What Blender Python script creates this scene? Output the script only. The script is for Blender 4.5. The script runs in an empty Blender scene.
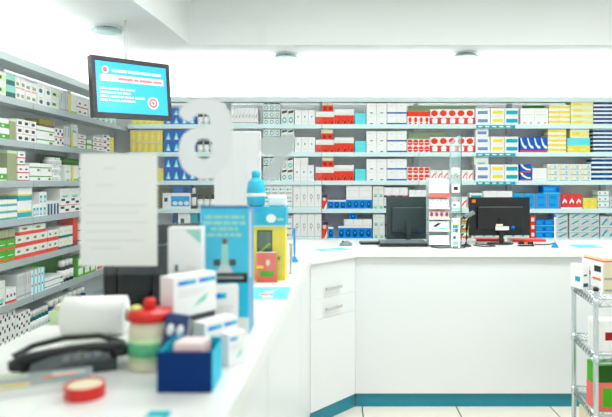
import bpy, bmesh, math, random
from mathutils import Vector, Matrix
random.seed(7)
C = bpy.context.scene.collection
PI = math.pi
F, CX, HY, H = 595.0, 337.0, 181.0, 1.44     # focal length in px, principal point, camera height

def P(x, y, Y):                      # a photo pixel at distance Y as a world point
    return Vector(((x-CX)*Y/F, Y, H+(HY-y)*Y/F))
def G(x, y, z=1.0):                  # a photo pixel on the horizontal plane z
    Y = (H-z)*F/(y-HY)
    return Vector(((x-CX)*Y/F, Y, z))

# ------------------------------------------------------------------ materials
MATS = {}
def lin(c):
    return tuple((v/12.92 if v <= .04045 else ((v+.055)/1.055)**2.4) for v in c)
def mat(name, col, rough=.5, metal=0, emit=0, alpha=1, noise=0, scale=30, bump=0, spec=.5):
    if name in MATS: return MATS[name]
    m = bpy.data.materials.new(name); m.use_nodes = True
    nt = m.node_tree; b = nt.nodes['Principled BSDF']
    c = lin(col)+(1,)
    b.inputs['Base Color'].default_value = c
    b.inputs['Roughness'].default_value = rough
    b.inputs['Metallic'].default_value = metal
    b.inputs['Specular IOR Level'].default_value = spec
    if alpha < 1: b.inputs['Alpha'].default_value = alpha
    if emit:
        b.inputs['Emission Color'].default_value = c
        b.inputs['Emission Strength'].default_value = emit
    if noise or bump:
        tc = nt.nodes.new('ShaderNodeTexCoord'); n = nt.nodes.new('ShaderNodeTexNoise')
        n.inputs['Scale'].default_value = scale
        nt.links.new(tc.outputs['Object'], n.inputs['Vector'])
        if noise:
            r = nt.nodes.new('ShaderNodeValToRGB')
            r.color_ramp.elements[0].color = tuple(v*(1-noise) for v in c[:3])+(1,)
            r.color_ramp.elements[1].color = tuple(min(1, v*(1+noise)) for v in c[:3])+(1,)
            nt.links.new(n.outputs['Fac'], r.inputs['Fac']); nt.links.new(r.outputs['Color'], b.inputs['Base Color'])
        if bump:
            bp = nt.nodes.new('ShaderNodeBump'); bp.inputs['Strength'].default_value = bump
            bp.inputs['Distance'].default_value = .002
            nt.links.new(n.outputs['Fac'], bp.inputs['Height']); nt.links.new(bp.outputs['Normal'], b.inputs['Normal'])
    MATS[name] = m
    return m

COL = dict(white=(.97,.975,.97), offw=(.92,.94,.91), cream=(.90,.87,.74), red=(.93,.25,.15), red2=(.93,.26,.26), maroon=(.62,.10,.14),
    orange=(.95,.45,.12), yellow=(.97,.88,.28), lemon=(.95,.93,.52), cyan=(.38,.90,.94), teal=(.02,.68,.74), sky=(.08,.66,.92),
    aqua=(.10,.74,.86), blue=(.0,.55,.92), royal=(.0,.38,.76), navy=(.0,.28,.50), bluegrey=(.50,.60,.78), black=(.05,.06,.07),
    dark=(.16,.20,.20), grey=(.62,.65,.65), lgrey=(.84,.86,.86), green=(.28,.68,.10), dgreen=(.14,.36,.08), lime=(.65,.82,.25),
    mint=(.60,.86,.80), khaki=(.62,.66,.50), olive=(.50,.50,.12), pink=(.95,.72,.70), salmon=(.93,.45,.40), brown=(.45,.28,.22),
    purple=(.55,.25,.60), dteal=(.04,.40,.42), slate=(.38,.55,.72), palegreen=(.82,.92,.72), midblue=(.10,.42,.68))
def cm(k): return mat('card_'+k, COL[k], .5, spec=.2)

def wall_mat(name, col, rough=.7): return mat(name, col, rough, noise=.015, scale=3, bump=.05)
M_wall = wall_mat('painted_wall', (.93,.94,.93)); M_ceil = wall_mat('painted_ceiling', (.95,.965,.96))
M_lam = mat('white_laminate', (.885,.905,.91), .32, noise=.006, scale=6)
M_top = mat('white_worktop', (.915,.925,.91), .28, noise=.006, scale=40)
M_kick = mat('teal_laminate', (.04,.50,.58), .4, noise=.04, scale=8)
M_shelf = mat('shelf_metal', (.84,.90,.90), .4, noise=.01)
M_shelfg = mat('shelf_grey', (.80,.84,.85), .45, noise=.01)
M_back = mat('shelf_back', (.93,.95,.95), .5, noise=.02, scale=4)
M_rail = mat('price_rail', (.86,.97,.97), .3)
M_railg = mat('grey_price_rail', (.74,.78,.79), .35, .25)
M_chrome = mat('chrome_wire', (.80,.84,.85), .22, .85, noise=.02)
M_steel = mat('brushed_steel', (.72,.74,.74), .35, .8, noise=.05, scale=90)
M_black = mat('black_plastic', (.07,.08,.085), .35, noise=.08, scale=60)
M_dark = mat('dark_plastic', (.17,.24,.24), .4, noise=.08, scale=60)
M_gplast = mat('grey_plastic', (.45,.50,.51), .4, noise=.05, scale=60)
M_wplast = mat('white_plastic', (.93,.95,.95), .35, noise=.01)
M_paper = mat('paper', (.97,.98,.955), .8, noise=.01, scale=20)
M_redp = mat('red_plastic', (.86,.13,.10), .3, noise=.03)
M_letter = mat('letter_vinyl', (.93,.95,.95), .5, noise=.01)

def transp(name, col, fac, gloss=.04, tint=(1,1,1)):
    m = bpy.data.materials.new(name); m.use_nodes = True; nt = m.node_tree; nt.nodes.clear()
    o = nt.nodes.new('ShaderNodeOutputMaterial'); t = nt.nodes.new('ShaderNodeBsdfTransparent')
    t.inputs[0].default_value = tuple(tint)+(1,)
    g = nt.nodes.new('ShaderNodeBsdfGlossy'); g.inputs['Roughness'].default_value = .03
    d = nt.nodes.new('ShaderNodeBsdfDiffuse'); d.inputs[0].default_value = lin(col)+(1,)
    a = nt.nodes.new('ShaderNodeMixShader'); a.inputs[0].default_value = gloss
    b = nt.nodes.new('ShaderNodeMixShader'); b.inputs[0].default_value = fac
    nt.links.new(t.outputs[0], a.inputs[1]); nt.links.new(g.outputs[0], a.inputs[2])
    nt.links.new(a.outputs[0], b.inputs[1]); nt.links.new(d.outputs[0], b.inputs[2]); nt.links.new(b.outputs[0], o.inputs[0])
    return m
M_glass = transp('clear_glass', (.9,.95,.95), .015, .02)
M_acryl = transp('clear_acrylic', (.85,.95,.95), .16, .08, (.93,.98,.98))
M_frost = transp('frosted_vinyl', (.84,.87,.87), .5, .0)

# ------------------------------------------------------------------ mesh builder
class MB:
    def __init__(s): s.v, s.f, s.mi, s.m, s.sm = [], [], [], [], []
    def idx(s, m):
        if m not in s.m: s.m.append(m)
        return s.m.index(m)
    def add(s, vs, fs, m, smooth=False, T=None):
        o = len(s.v); k = s.idx(m)
        for v in vs: s.v.append(tuple(T @ Vector(v)) if T is not None else tuple(v))
        for f in fs: s.f.append([i+o for i in f]); s.mi.append(k); s.sm.append(smooth)
        return s
    def box(s, x0, x1, y0, y1, z0, z1, m, T=None):
        vs = [(x,y,z) for z in (z0,z1) for y in (y0,y1) for x in (x0,x1)]
        return s.add(vs, [(0,2,3,1),(4,5,7,6),(0,1,5,4),(2,6,7,3),(0,4,6,2),(1,3,7,5)], m, T=T)
    def bbox(s, x0, x1, y0, y1, z0, z1, m, bev=.004, T=None, seg=2):   # box with rounded edges
        bm = bmesh.new(); bmesh.ops.create_cube(bm, size=1)
        for v in bm.verts: v.co = Vector(((x0+x1)/2+v.co.x*(x1-x0), (y0+y1)/2+v.co.y*(y1-y0), (z0+z1)/2+v.co.z*(z1-z0)))
        bmesh.ops.bevel(bm, geom=list(bm.edges), offset=bev, segments=seg, profile=.6, affect='EDGES')
        bm.verts.index_update()
        s.add([v.co[:] for v in bm.verts], [[v.index for v in f.verts] for f in bm.faces], m, T=T); bm.free()
        return s
    def lathe(s, prof, m, n=24, c=(0,0,0), T=None, smooth=True):       # prof: (r,z) list, axis z
        vs, fs = [], []
        for r, z in prof:
            for i in range(n):
                a = 2*PI*i/n; vs.append((c[0]+r*math.cos(a), c[1]+r*math.sin(a), c[2]+z))
        for j in range(len(prof)-1):
            for i in range(n):
                fs.append((j*n+i, j*n+(i+1)%n, (j+1)*n+(i+1)%n, (j+1)*n+i))
        fs.append(tuple(range(n))[::-1]); fs.append(tuple((len(prof)-1)*n+i for i in range(n)))
        return s.add(vs, fs, m, smooth, T)
    def tube(s, pts, r, m, n=8, T=None):
        pts = [Vector(p) for p in pts]; vs, fs = [], []; up = Vector((0,0,1))
        rr = r if isinstance(r, (list, tuple)) else [r]*len(pts)
        for i, p in enumerate(pts):
            d = (pts[min(i+1,len(pts)-1)]-pts[max(i-1,0)]).normalized()
            u = d.cross(up)
            if u.length < .05: u = d.cross(Vector((1,0,0)))
            u.normalize(); w = u.cross(d)
            for k in range(n):
                a = 2*PI*k/n; vs.append(p+(u*math.cos(a)+w*math.sin(a))*rr[i])
        for i in range(len(pts)-1):
            for k in range(n): fs.append((i*n+k, i*n+(k+1)%n, (i+1)*n+(k+1)%n, (i+1)*n+k))
        fs.append(tuple(range(n))); fs.append(tuple((len(pts)-1)*n+k for k in range(n))[::-1])
        return s.add(vs, fs, m, True, T)
    def prism(s, poly, z0, z1, m, T=None):                             # poly in xy, extruded in z
        n = len(poly); vs = [(x,y,z0) for x,y in poly]+[(x,y,z1) for x,y in poly]
        return s.add(vs, [tuple(range(n))[::-1], tuple(range(n,2*n))]+[(i,(i+1)%n,n+(i+1)%n,n+i) for i in range(n)], m, T=T)
    def prismy(s, poly, y0, y1, m, T=None):                            # poly in xz, extruded in y
        n = len(poly); vs = [(x,y0,z) for x,z in poly]+[(x,y1,z) for x,z in poly]
        return s.add(vs, [tuple(range(n)), tuple(range(n,2*n))[::-1]]+[(i,n+i,n+(i+1)%n,(i+1)%n) for i in range(n)], m, T=T)
    def mesh(s, name):
        me = bpy.data.meshes.new(name); me.from_pydata([tuple(v) for v in s.v], [], s.f)
        for m in s.m: me.materials.append(m)
        me.polygons.foreach_set('material_index', s.mi); me.polygons.foreach_set('use_smooth', s.sm)
        bm = bmesh.new(); bm.from_mesh(me); bmesh.ops.recalc_face_normals(bm, faces=bm.faces); bm.to_mesh(me); bm.free()
        me.update(); return me
    def build(s, name, parent=None, loc=None, rz=0):
        o = bpy.data.objects.new(name, s.mesh(name)); C.objects.link(o)
        if parent: o.parent = parent
        if loc is not None: o.location = loc
        o.rotation_euler = (0,0,rz)
        return o

LABELS = {}
def tag(o, label, cat, group=None):
    n = len(label.split()); assert 4 <= n <= 16, (n, label)
    if label in LABELS: print('SAME LABEL', label)
    LABELS[label] = 1
    o['label'] = label; o['category'] = cat
    if group: o['group'] = group
    return o
def thing(name, label, cat, loc=(0,0,0), rz=0, group=None):
    o = bpy.data.objects.new(name, None); C.objects.link(o); o.empty_display_size = .05
    o.location = loc; o.rotation_euler = (0,0,rz)
    return tag(o, label, cat, group)
def struct(o): o['kind'] = 'structure'; return o
def dup(root, loc, rz, label, group):
    r = root.copy(); C.objects.link(r); r.location = loc; r.rotation_euler = (0,0,rz)
    for ch in list(root.children):
        c = ch.copy(); C.objects.link(c); c.parent = r
    return tag(r, label, root['category'], group)

# ------------------------------------------------------------------ the room
RX0, RX1, RY0, RY1, ZC, ZH = -2.28, 3.7, -1.5, 5.89, 2.62, 3.1
struct(MB().box(RX0-.1, RX0, RY0-.1, RY1+.1, 0, ZH, M_wall).build('wall_left'))
struct(MB().box(RX1, RX1+.1, RY0-.1, RY1+.1, 0, ZH, M_wall).build('wall_right'))
struct(MB().box(RX0, RX1, RY1, RY1+.1, 0, ZH, M_wall).build('wall_back'))
# floor tiles 0.6 m with dark joints
fm = bpy.data.materials.new('floor_tiles'); fm.use_nodes = True; nt = fm.node_tree; b = nt.nodes['Principled BSDF']
tc = nt.nodes.new('ShaderNodeTexCoord'); mp = nt.nodes.new('ShaderNodeMapping'); mp.inputs['Location'].default_value = (-.16+.6, .12, 0)
br = nt.nodes.new('ShaderNodeTexBrick'); br.offset = 0; br.squash = 1
br.inputs['Scale'].default_value = 1; br.inputs['Brick Width'].default_value = .6; br.inputs['Row Height'].default_value = .6
br.inputs['Mortar Size'].default_value = .004
br.inputs['Color1'].default_value = lin((.86,.84,.78))+(1,); br.inputs['Color2'].default_value = lin((.84,.82,.77))+(1,)
br.inputs['Mortar'].default_value = lin((.30,.29,.27))+(1,)
nt.links.new(tc.outputs['Object'], mp.inputs['Vector']); nt.links.new(mp.outputs['Vector'], br.inputs['Vector'])
nt.links.new(br.outputs['Color'], b.inputs['Base Color']); b.inputs['Roughness'].default_value = .35
struct(MB().box(RX0-.1, RX1+.1, RY0-.1, RY1+.1, -.1, 0, fm).build('floor'))
struct(MB().box(RX0-.1, RX1+.1, RY0-.1, RY1+.1, ZH, ZH+.1, M_ceil).build('ceiling'))
# lower ceiling along the left and back walls, rounded only slightly at its inner corner
BY, BX = 5.16, -1.27
struct(MB().prism([(RX0,RY0),(BX-.25,RY0),(BX-.12,3.0),(BX-.03,4.4),(BX,BY),(RX1,BY),(RX1,RY1),(RX0,RY1)], ZC, ZH, M_ceil).build('trim_1'))
# shop front behind the camera, glazing added to let in frontal fill light
fr = MB(); fr.box(RX0, RX1, RY0-.1, RY0, 0, .25, M_wall); fr.box(RX0, RX1, RY0-.1, RY0, 2.75, ZH, M_wall)
fr.box(RX0, -1.9, RY0-.1, RY0, .25, 2.75, M_wall); fr.box(3.3, RX1, RY0-.1, RY0, .25, 2.75, M_wall)
struct(fr.build('wall_front'))
wf = MB()
for x in (-1.9, -.62, .66, 1.94, 3.24): wf.box(x, x+.06, RY0-.08, RY0-.02, .25, 2.75, M_steel)
wf.box(-1.9, 3.3, RY0-.08, RY0-.02, .25, .31, M_steel); wf.box(-1.9, 3.3, RY0-.08, RY0-.02, 2.69, 2.75, M_steel)
w = struct(wf.build('fill_window_1'))
MB().box(-1.86, 3.26, RY0-.052, RY0-.048, .31, 2.69, M_glass).build('pane', w)

# ------------------------------------------------------------------ shelving
LEV = [1.973, 1.709, 1.441, 1.176, .897, .63, .365]      # top faces of the boards
LEVL = [1.950, 1.690, 1.440, 1.200, .942, .688, .43]
SF, SD = 5.62, .25                                       # front of the back shelving, depth
BAYS = ['leftmost','second','third','fourth','fifth','sixth']
def shelving_bay(x0, w, loc, rz, label, group, rail=M_rail, lev=LEV, dz=0):
    t = thing('shelving_unit', label, 'shelving', loc, rz, group)
    MB().box(0, w-.001, SD-.012, SD, 0, 2.197+dz, M_back).build('back_panel', t)
    for x in (0, w-.025):
        MB().box(x, x+.024, SD-.05, SD-.012, 0, 2.197+dz, M_shelfg).build('upright', t)
    c = MB(); c.box(0, w-.001, .0121, SD-.05, 2.198+dz, 2.215+dz, M_shelfg); c.box(0, w-.001, -.004, .012, 2.188+dz, 2.235+dz, M_shelf)
    c.build('canopy', t)
    for z in lev+[.09]:
        s = MB().box(.002, w-.003, .004, SD-.05, z-.022, z, M_shelf).build('shelf', t)
        MB().box(.002, w-.003, -.006, .004, z-.038, z+.003, rail).build('price_rail', s)
    MB().box(0, w-.001, .03, SD-.05, 0, .07, M_shelfg).build('plinth', t)
    return t
BW = .916; BAYOBJ = []
for i in range(6):
    x = -1.975+i*BW
    if i == 5: x, lab = -1.975+5*BW, 'white metal shelving bay beyond the right edge of the back wall run'
    else: lab = '%s bay counted from the left of white metal shelving on the back wall' % BAYS[i]
    BAYOBJ.append(shelving_bay(x, BW, (x, SF, 0), 0, lab, 'back wall shelving bays'))
for i in range(4):
    y = SF+.25-(i+1)*.98
    lab = ['grey metal shelving bay on the left wall nearest the back corner','grey left-wall shelving bay next nearest the back corner, under the hanging screen',
           'grey left-wall shelving bay cut by the left photo edge','grey left-wall shelving bay nearest the shop front'][i]
    shelving_bay(0, .98, (-2.0, y, 0), PI/2, lab, 'left wall shelving bays', M_railg, LEVL, -.018)

# ------------------------------------------------------------------ cartons: one mesh per style and size, prints are shallow card areas
# style = (base, [prims]); r: rectangle, b: band round the sides, e: ellipse, p: polygon, all in 0..1 of the front
ST = {
 'ring':   ('offw', [('e',.5,.4,.34,.3,'teal'),('e',.5,.4,.2,.17,'offw'),('r',.05,.86,.95,1,'dark')]),
 'ringdk': ('offw', [('e',.5,.3,.34,.2,'teal'),('e',.5,.3,.18,.1,'offw'),('p',[(.1,.7),(.9,.78),(.95,.95),(.1,.88)],'dark')]),
 'plain':  ('white', [('r',.1,.12,.9,.16,'lgrey')]),
 'dotg':   ('white', [('e',.5,.55,.12,.07,'teal'),('r',.2,.2,.8,.23,'lgrey')]),
 'script': ('white', [('p',[(.2,.4),(.4,.62),(.5,.5),(.7,.7),(.75,.6),(.5,.36),(.4,.5)],'grey'),('r',.1,.1,.9,.16,'grey')]),
 'redw':   ('offw', [('b',0,.86,'red'),('e',.5,.28,.25,.16,'maroon'),('p',[(.2,.1),(.55,.48),(.62,.42),(.3,.08)],'salmon')]),
 'redt':   ('cream', [('b',0,.6,'red'),('e',.5,.28,.28,.16,'maroon')]),
 'cyan':   ('cyan', [('r',.1,.1,.9,.14,'mint'),('r',.1,.55,.9,.6,'mint')]),
 'wdot':   ('white', [('r',.35,.06,.65,.14,'dteal'),('r',.1,.75,.5,.78,'lgrey')]),
 'wnavy':  ('white', [('b',.03,.17,'royal'),('r',.3,.03,.5,.17,'navy'),('r',.3,.72,.6,.76,'mint')]),
 'redtop': ('white', [('b',.62,1,'red'),('e',.5,.36,.3,.2,'red'),('r',.3,0,.7,.14,'red')]),
 'rdiam':  ('white', [('p',[(.08,.2),(.08,.8),(.3,.92),(.5,.95),(.7,.92),(.92,.8),(.92,.2),(.5,.05)],'red'),('r',.15,.42,.85,.5,'white')]),
 'ruby':   ('white', [('e',.48,.74,.4,.2,'red'),('b',0,.45,'red2'),('p',[(.25,.08),(.8,.08),(.85,.36),(.5,.46),(.2,.34)],'white')]),
 'rx':     ('white', [('p',[(.2,.3),(.5,.6),(.8,.75),(.85,.65),(.6,.5),(.3,.2)],'red2'),('r',.85,.1,.93,.9,'salmon')]),
 'bbar':   ('white', [('r',.15,.3,.85,.68,'bluegrey'),('r',.15,.3,.85,.4,'slate')]),
 'ybar':   ('white', [('r',.15,.3,.9,.7,'yellow')]),
 'tbar':   ('white', [('r',.1,.25,.95,.72,'teal'),('r',.1,.25,.5,.35,'sky')]),
 'wred':   ('white', [('r',.2,.08,.4,.14,'salmon'),('r',.7,.08,.85,.14,'salmon'),('r',.1,.6,.9,.63,'lgrey')]),
 'ystr':   ('white', [('b',.3,.82,'yellow'),('r',.05,.3,.4,.45,'lemon')]),
 'ystr2':  ('offw', [('b',.15,.7,'lemon'),('r',.1,.3,.5,.6,'yellow')]),
 'nstr':   ('white', [('b',.2,.75,'navy'),('r',.7,.35,.9,.6,'midblue')]),
 'swoosh': ('royal', [('p',[(.02,.95),(.25,.5),(.6,.28),(.98,.25),(.98,.4),(.6,.48),(.35,.7),(.2,.95)],'white'),('b',0,.14,'red')]),
 'dots':   ('offw', [('e',.25,.5,.12,.25,'lemon'),('e',.75,.5,.12,.25,'mint'),('r',.1,.05,.9,.15,'bluegrey')]),
 'wyt':    ('white', [('b',.0,.28,'lemon'),('r',.1,.5,.5,.7,'mint')]),
 'smallg': ('white', [('e',.3,.3,.16,.12,'teal'),('e',.7,.3,.16,.12,'mint'),('r',.1,.8,.9,.95,'grey')]),
 'figure': ('white', [('e',.55,.5,.2,.1,'grey'),('e',.55,.5,.12,.06,'white'),('p',[(.45,.4),(.65,.4),(.5,.2)],'lgrey'),('r',.1,.06,.9,.09,'mint')]),
 'face':   ('red', [('e',.45,.7,.35,.14,'cream'),('b',.82,1,'navy'),('p',[(.4,0),(1,.5),(1,.1),(.8,0)],'white')]),
 'bluec':  ('blue', [('e',.5,.4,.34,.3,'navy'),('e',.5,.45,.16,.12,'sky'),('b',.84,1,'white')]),
 'pale':   ('offw', [('r',.2,.1,.8,.3,'mint'),('r',.1,.7,.9,.74,'lgrey'),('r',.3,.05,.7,.1,'dark')]),
 'navred': ('white', [('b',.08,.26,'navy'),('r',.4,.08,.75,.26,'red2')]),
 'sky':    ('blue', [('r',.08,.4,.6,.7,'sky'),('r',.75,.2,.95,.8,'royal'),('b',0,.1,'cyan')]),
 'skyred': ('sky', [('r',.86,0,.93,1,'red2'),('r',.1,.35,.6,.65,'blue')]),
 'crim':   ('red2', [('p',[(.15,.45),(.5,.7),(.85,.5),(.8,.35),(.5,.5),(.2,.32)],'white'),('b',0,.1,'white')]),
 'ybox':   ('yellow', [('r',.1,.3,.6,.6,'lemon'),('b',.88,1,'lemon')]),
 'tealw':  ('white', [('b',.1,.35,'mint'),('r',.2,.55,.5,.75,'dteal')]),
 'gcyan':  ('lgrey', [('b',0,.07,'white'),('b',.93,1,'grey'),('p',[(.15,.2),(.55,.62),(.92,.85),(.92,.62),(.6,.4),(.35,.15)],'teal'),]),
 'rstack': ('red', [('r',.2,.25,.8,.75,'white')]),
 'gow':    ('white', [('b',.7,1,'lime'),('b',0,.25,'orange'),('p',[(.3,.3),(.5,.62),(.65,.6),(.5,.3)],'dark')]),
 'ywax':   ('yellow', [('p',[(.2,.1),(.4,.85),(.75,.6),(.6,.1)],'lemon'),('b',.88,1,'cream')]),
 'btri':   ('royal', [('p',[(.2,.15),(.5,.75),(.62,.75),(.85,.15)],'cyan'),('p',[(.4,.15),(.55,.5),(.7,.15)],'white')]),
 'navyb':  ('midblue', [('r',.6,.1,.95,.9,'navy')]),
 'panel':  ('white', [('r',.3,.15,.97,.8,'sky'),('e',.45,.35,.09,.13,'offw'),('e',.65,.35,.09,.13,'offw'),('e',.86,.35,.09,.13,'offw'),('r',.06,.45,.18,.7,'dteal')]),
 'tbox':   ('teal', [('r',.1,.3,.9,.5,'mint')]),
 'picture': ('white', [('p',[(.15,.4),(.45,.8),(.6,.75),(.35,.35)],'dark'),('r',.5,.1,.85,.25,'cyan'),('r',.65,.45,.85,.6,'lgrey')]),
 'pastel': ('cream', [('e',.5,.5,.35,.3,'purple'),('r',.1,.8,.9,.95,'salmon')]),
 # left wall
 'gwh':    ('white', [('b',.1,.55,'green'),('e',.5,.32,.12,.1,'offw')]),
 'gpale':  ('offw', [('b',.3,.75,'palegreen'),('r',.1,.4,.5,.65,'dgreen')]),
 'tealg':  ('mint', [('b',.1,.5,'dteal')]),
 'olv':    ('white', [('r',.2,.3,.8,.6,'khaki'),('r',.1,.05,.9,.12,'red')]),
 'gdot':   ('white', [('e',.5,.4,.25,.2,'dteal'),('r',.2,.75,.8,.8,'lime')]),
 'spiney': ('white', [('b',.0,.15,'lime'),('r',.0,0,.3,1,'yellow')]),
 'blk':    ('white', [('r',.25,.3,.75,.7,'dark'),('b',0,.08,'pink')]),
 'blk2':   ('white', [('r',.1,.6,.45,.9,'dark'),('r',.55,.25,.9,.55,'dark'),('b',0,.08,'red2')]),
 'khaki':  ('khaki', [('b',.9,1,'palegreen')]),
 'gline':  ('white', [('b',.45,.58,'green'),('r',.7,.1,.9,.35,'olive')]),
 'redb':   ('white', [('b',0,.15,'red'),('r',.3,.4,.7,.6,'dark')]),
 'cwy':    ('white', [('b',.05,.35,'teal'),('b',.35,.45,'yellow')]),
 'stripet':('white', [('r',.2,.1,.8,.7,'teal'),('r',.35,.2,.65,.5,'white')]),
 'nvy':    ('offw', [('r',.2,0,.8,.8,'navy')]),
 'rbot':   ('offw', [('b',0,.35,'red'),('e',.4,.65,.2,.12,'olive')]),
 'brn':    ('khaki', [('b',0,.2,'brown')]),
 'tlbot':  ('offw', [('b',0,.22,'dteal'),('r',.2,.5,.6,.65,'yellow')]),
 'gbig':   ('green', [('r',.1,.1,.9,.3,'red'),('r',.2,.55,.8,.6,'white')]),
 'spine':  ('lgrey', [('r',.1,.08,.9,.14,'grey'),('r',.4,.5,.6,.9,'grey')]),
 'cspine': ('white', [('r',.55,0,1,1,'cyan'),('r',.1,.7,.4,.8,'red'),('r',.1,.3,.4,.4,'red')]),
 'wgline': ('white', [('b',.3,.42,'dteal'),('e',.9,.2,.06,.2,'green')]),
 'gframe': ('green', [('r',.15,.12,.85,.88,'white'),('r',.15,.12,.85,.25,'lime')]),
 'rtri':   ('white', [('p',[(.1,.05),(.5,.9),(.9,.05)],'red2')]),
 'yel':    ('yellow', [('r',.2,.2,.8,.5,'lime')]),
 'sq':     ('white', [('r',.15,.55,.45,.85,'dark'),('r',.6,.2,.9,.5,'dark')]),
 'grnb':   ('dgreen', [('b',.5,.6,'green')]),
 'maro':   ('red', [('b',0,.2,'maroon')]),
 'navyp':  ('navy', [('r',.2,.3,.8,.6,'blue')]),
 'greenb': ('palegreen', [('b',.9,1,'green')]),
 'olvb':   ('olive', [('b',0,.3,'brown')]),
}
def carton(mb, x0, x1, y0, y1, z0, z1, style, T=None):
    base, prims = ST[style]; w, h = x1-x0, z1-z0
    mb.box(x0, x1, y0, y1, z0, z1, cm(base), T)
    # lid flap seam on the top
    mb.box(x0+w*.02, x1-w*.02, y0+(y1-y0)*.48, y0+(y1-y0)*.52, z1-.0002, z1+.0003, cm('lgrey'), T)
    d = .0004
    for p in prims:
        k = p[0]; d += .00012
        if k == 'r':
            mb.box(x0+p[1]*w, x0+p[3]*w, y0-d, y0+.001, z0+p[2]*h, z0+p[4]*h, cm(p[5]), T)
        elif k == 'b':
            mb.box(x0-d, x1+d, y0-d, y1-.002, z0+p[1]*h, z0+p[2]*h - (.0006 if p[2] > .99 else 0), cm(p[3]), T)
        elif k == 'e':
            n = 12; poly = [(x0+(p[1]+p[3]*math.cos(2*PI*i/n))*w, z0+(p[2]+p[4]*math.sin(2*PI*i/n))*h) for i in range(n)]
            mb.prismy(poly, y0-d, y0+.001, cm(p[5]), T)
        else:
            mb.prismy([(x0+u*w, z0+v*h) for u, v in p[1]], y0-d, y0+.001, cm(p[2]), T)
    return mb
CACHE = {}
def get_carton(style, w, h, d):
    k = (style, round(w,3), round(h,3), round(d,3))
    if k not in CACHE:
        m = MB(); carton(m, -w/2, w/2, 0, d, 0, h, style); CACHE[k] = m.mesh('medicine_box')
    return CACHE[k]
def jar_mesh(r, h, body, capc, hb=.72):
    k = ('jar', round(r,3), round(h,3), body, capc)
    if k not in CACHE:
        b = MB(); b.lathe([(r*.9,0),(r,.004),(r,h*hb*.9),(r*.7,h*hb)], cm(body), 16)
        b.lathe([(r*1.012,h*.15),(r*1.012,h*.55)], cm('white' if body != 'white' else 'lgrey'), 16)
        c = MB(); c.lathe([(r*.78,h*hb),(r*.8,h*.98),(r*.7,h)], cm(capc), 16)
        CACHE[k] = (b.mesh('body'), c.mesh('cap'))
    return CACHE[k]
ORD = ['first','second','third','fourth','fifth','sixth','seventh','eighth','ninth','tenth','eleventh','twelfth','13th','14th','15th','16th','17th','18th']
def rowname(j, rows):
    if rows == 1: return ''
    if rows == 2: return ['bottom row','top row'][j]
    if rows == 3: return ['bottom row','middle row','top row'][j]
    return ['bottom row','second row up','third row up','fourth row up','fifth row up','sixth row up','seventh row up'][j]
def mklabel(desc, i, cols, j, rows, where):
    s = desc
    if cols > 1: s += ', ' + ORD[i] + ' from left'
    if rows > 1: s += (', ' if cols == 1 else ' in ') + rowname(j, rows)
    return s + ', ' + where
def block(origin, ux, rz, wx, h, d, z, cols, rows, style, desc, where, gname, jit=.0015, gap=.0022):
    """cols x rows of cartons. origin: left front corner, ux: unit vector to the right, rz: rotation"""
    w = wx/cols; z += .0006
    jar = style.startswith('jar:')
    uy = Vector((-ux.y, ux.x, 0))
    for j in range(rows):
        for i in range(cols):
            bx = origin+ux*(w*(i+.5))+uy*(random.random()*jit*3+.004)
            hh = h/rows
            if jar:
                _, body, capc = style.split(':'); r = min(w*.47, .05)
                o = bpy.data.objects.new('medicine_jar', None); C.objects.link(o); o.empty_display_size = .03
                bm_, cm_ = jar_mesh(r, hh-.001, body, capc)
                for nm, me in (('jar_body', bm_), ('cap', cm_)):
                    c = bpy.data.objects.new(nm, me); C.objects.link(c); c.parent = o
                o.location = (bx+uy*(r+.004)).to_tuple()[:2]+(z+j*hh,)
                tag(o, mklabel(desc, i, cols, j, rows, where), 'jar', gname)
            else:
                me = get_carton(style, w-gap, hh-.0008, d)
                o = bpy.data.objects.new('medicine_box', me); C.objects.link(o)
                o.location = (bx.x, bx.y, z+j*hh)
                o.rotation_euler = (0,0,rz)
                tag(o, mklabel(desc, i, cols, j, rows, where), 'box', gname)
SHN = ['top shelf','second shelf','third shelf','fourth shelf','fifth shelf','sixth shelf','seventh shelf']
def back(s, x0, x1, ytop, cols, rows, style, desc, ybot=None, d=.13):
    k = SF/F; z0 = LEV[s]; base = HY-(z0-H)/k
    if ybot is None: zb, hh = z0, (base-ytop)*k
    else: zb, hh = z0+(base-ybot)*k, (ybot-ytop)*k
    hh = min(hh, (([2.197]+LEV)[s]-(.0245 if s else .002))-zb)
    block(Vector(((x0-CX)*k, SF+.012, 0)), Vector((1,0,0)), 0, (x1-x0)*k, hh, d, zb, cols, rows, style, desc,
          'back '+SHN[s], '%s, back %s' % (desc, SHN[s]))
def left(s, x0, x1, h, cols, rows, style, desc, zo=0, d=.12):
    Y0, Y1 = 1190/(CX-x0), 1190/(CX-x1)
    h = min(h, (([2.178]+LEVL)[s]-(.0245 if s else .002))-LEVL[s]-zo)
    block(Vector((-2.012, Y0, 0)), Vector((0,1,0)), PI/2, Y1-Y0, h, d, LEVL[s]+zo, cols, rows, style, desc,
          'left-wall '+SHN[s], '%s, left-wall %s' % (desc, SHN[s]))

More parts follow.
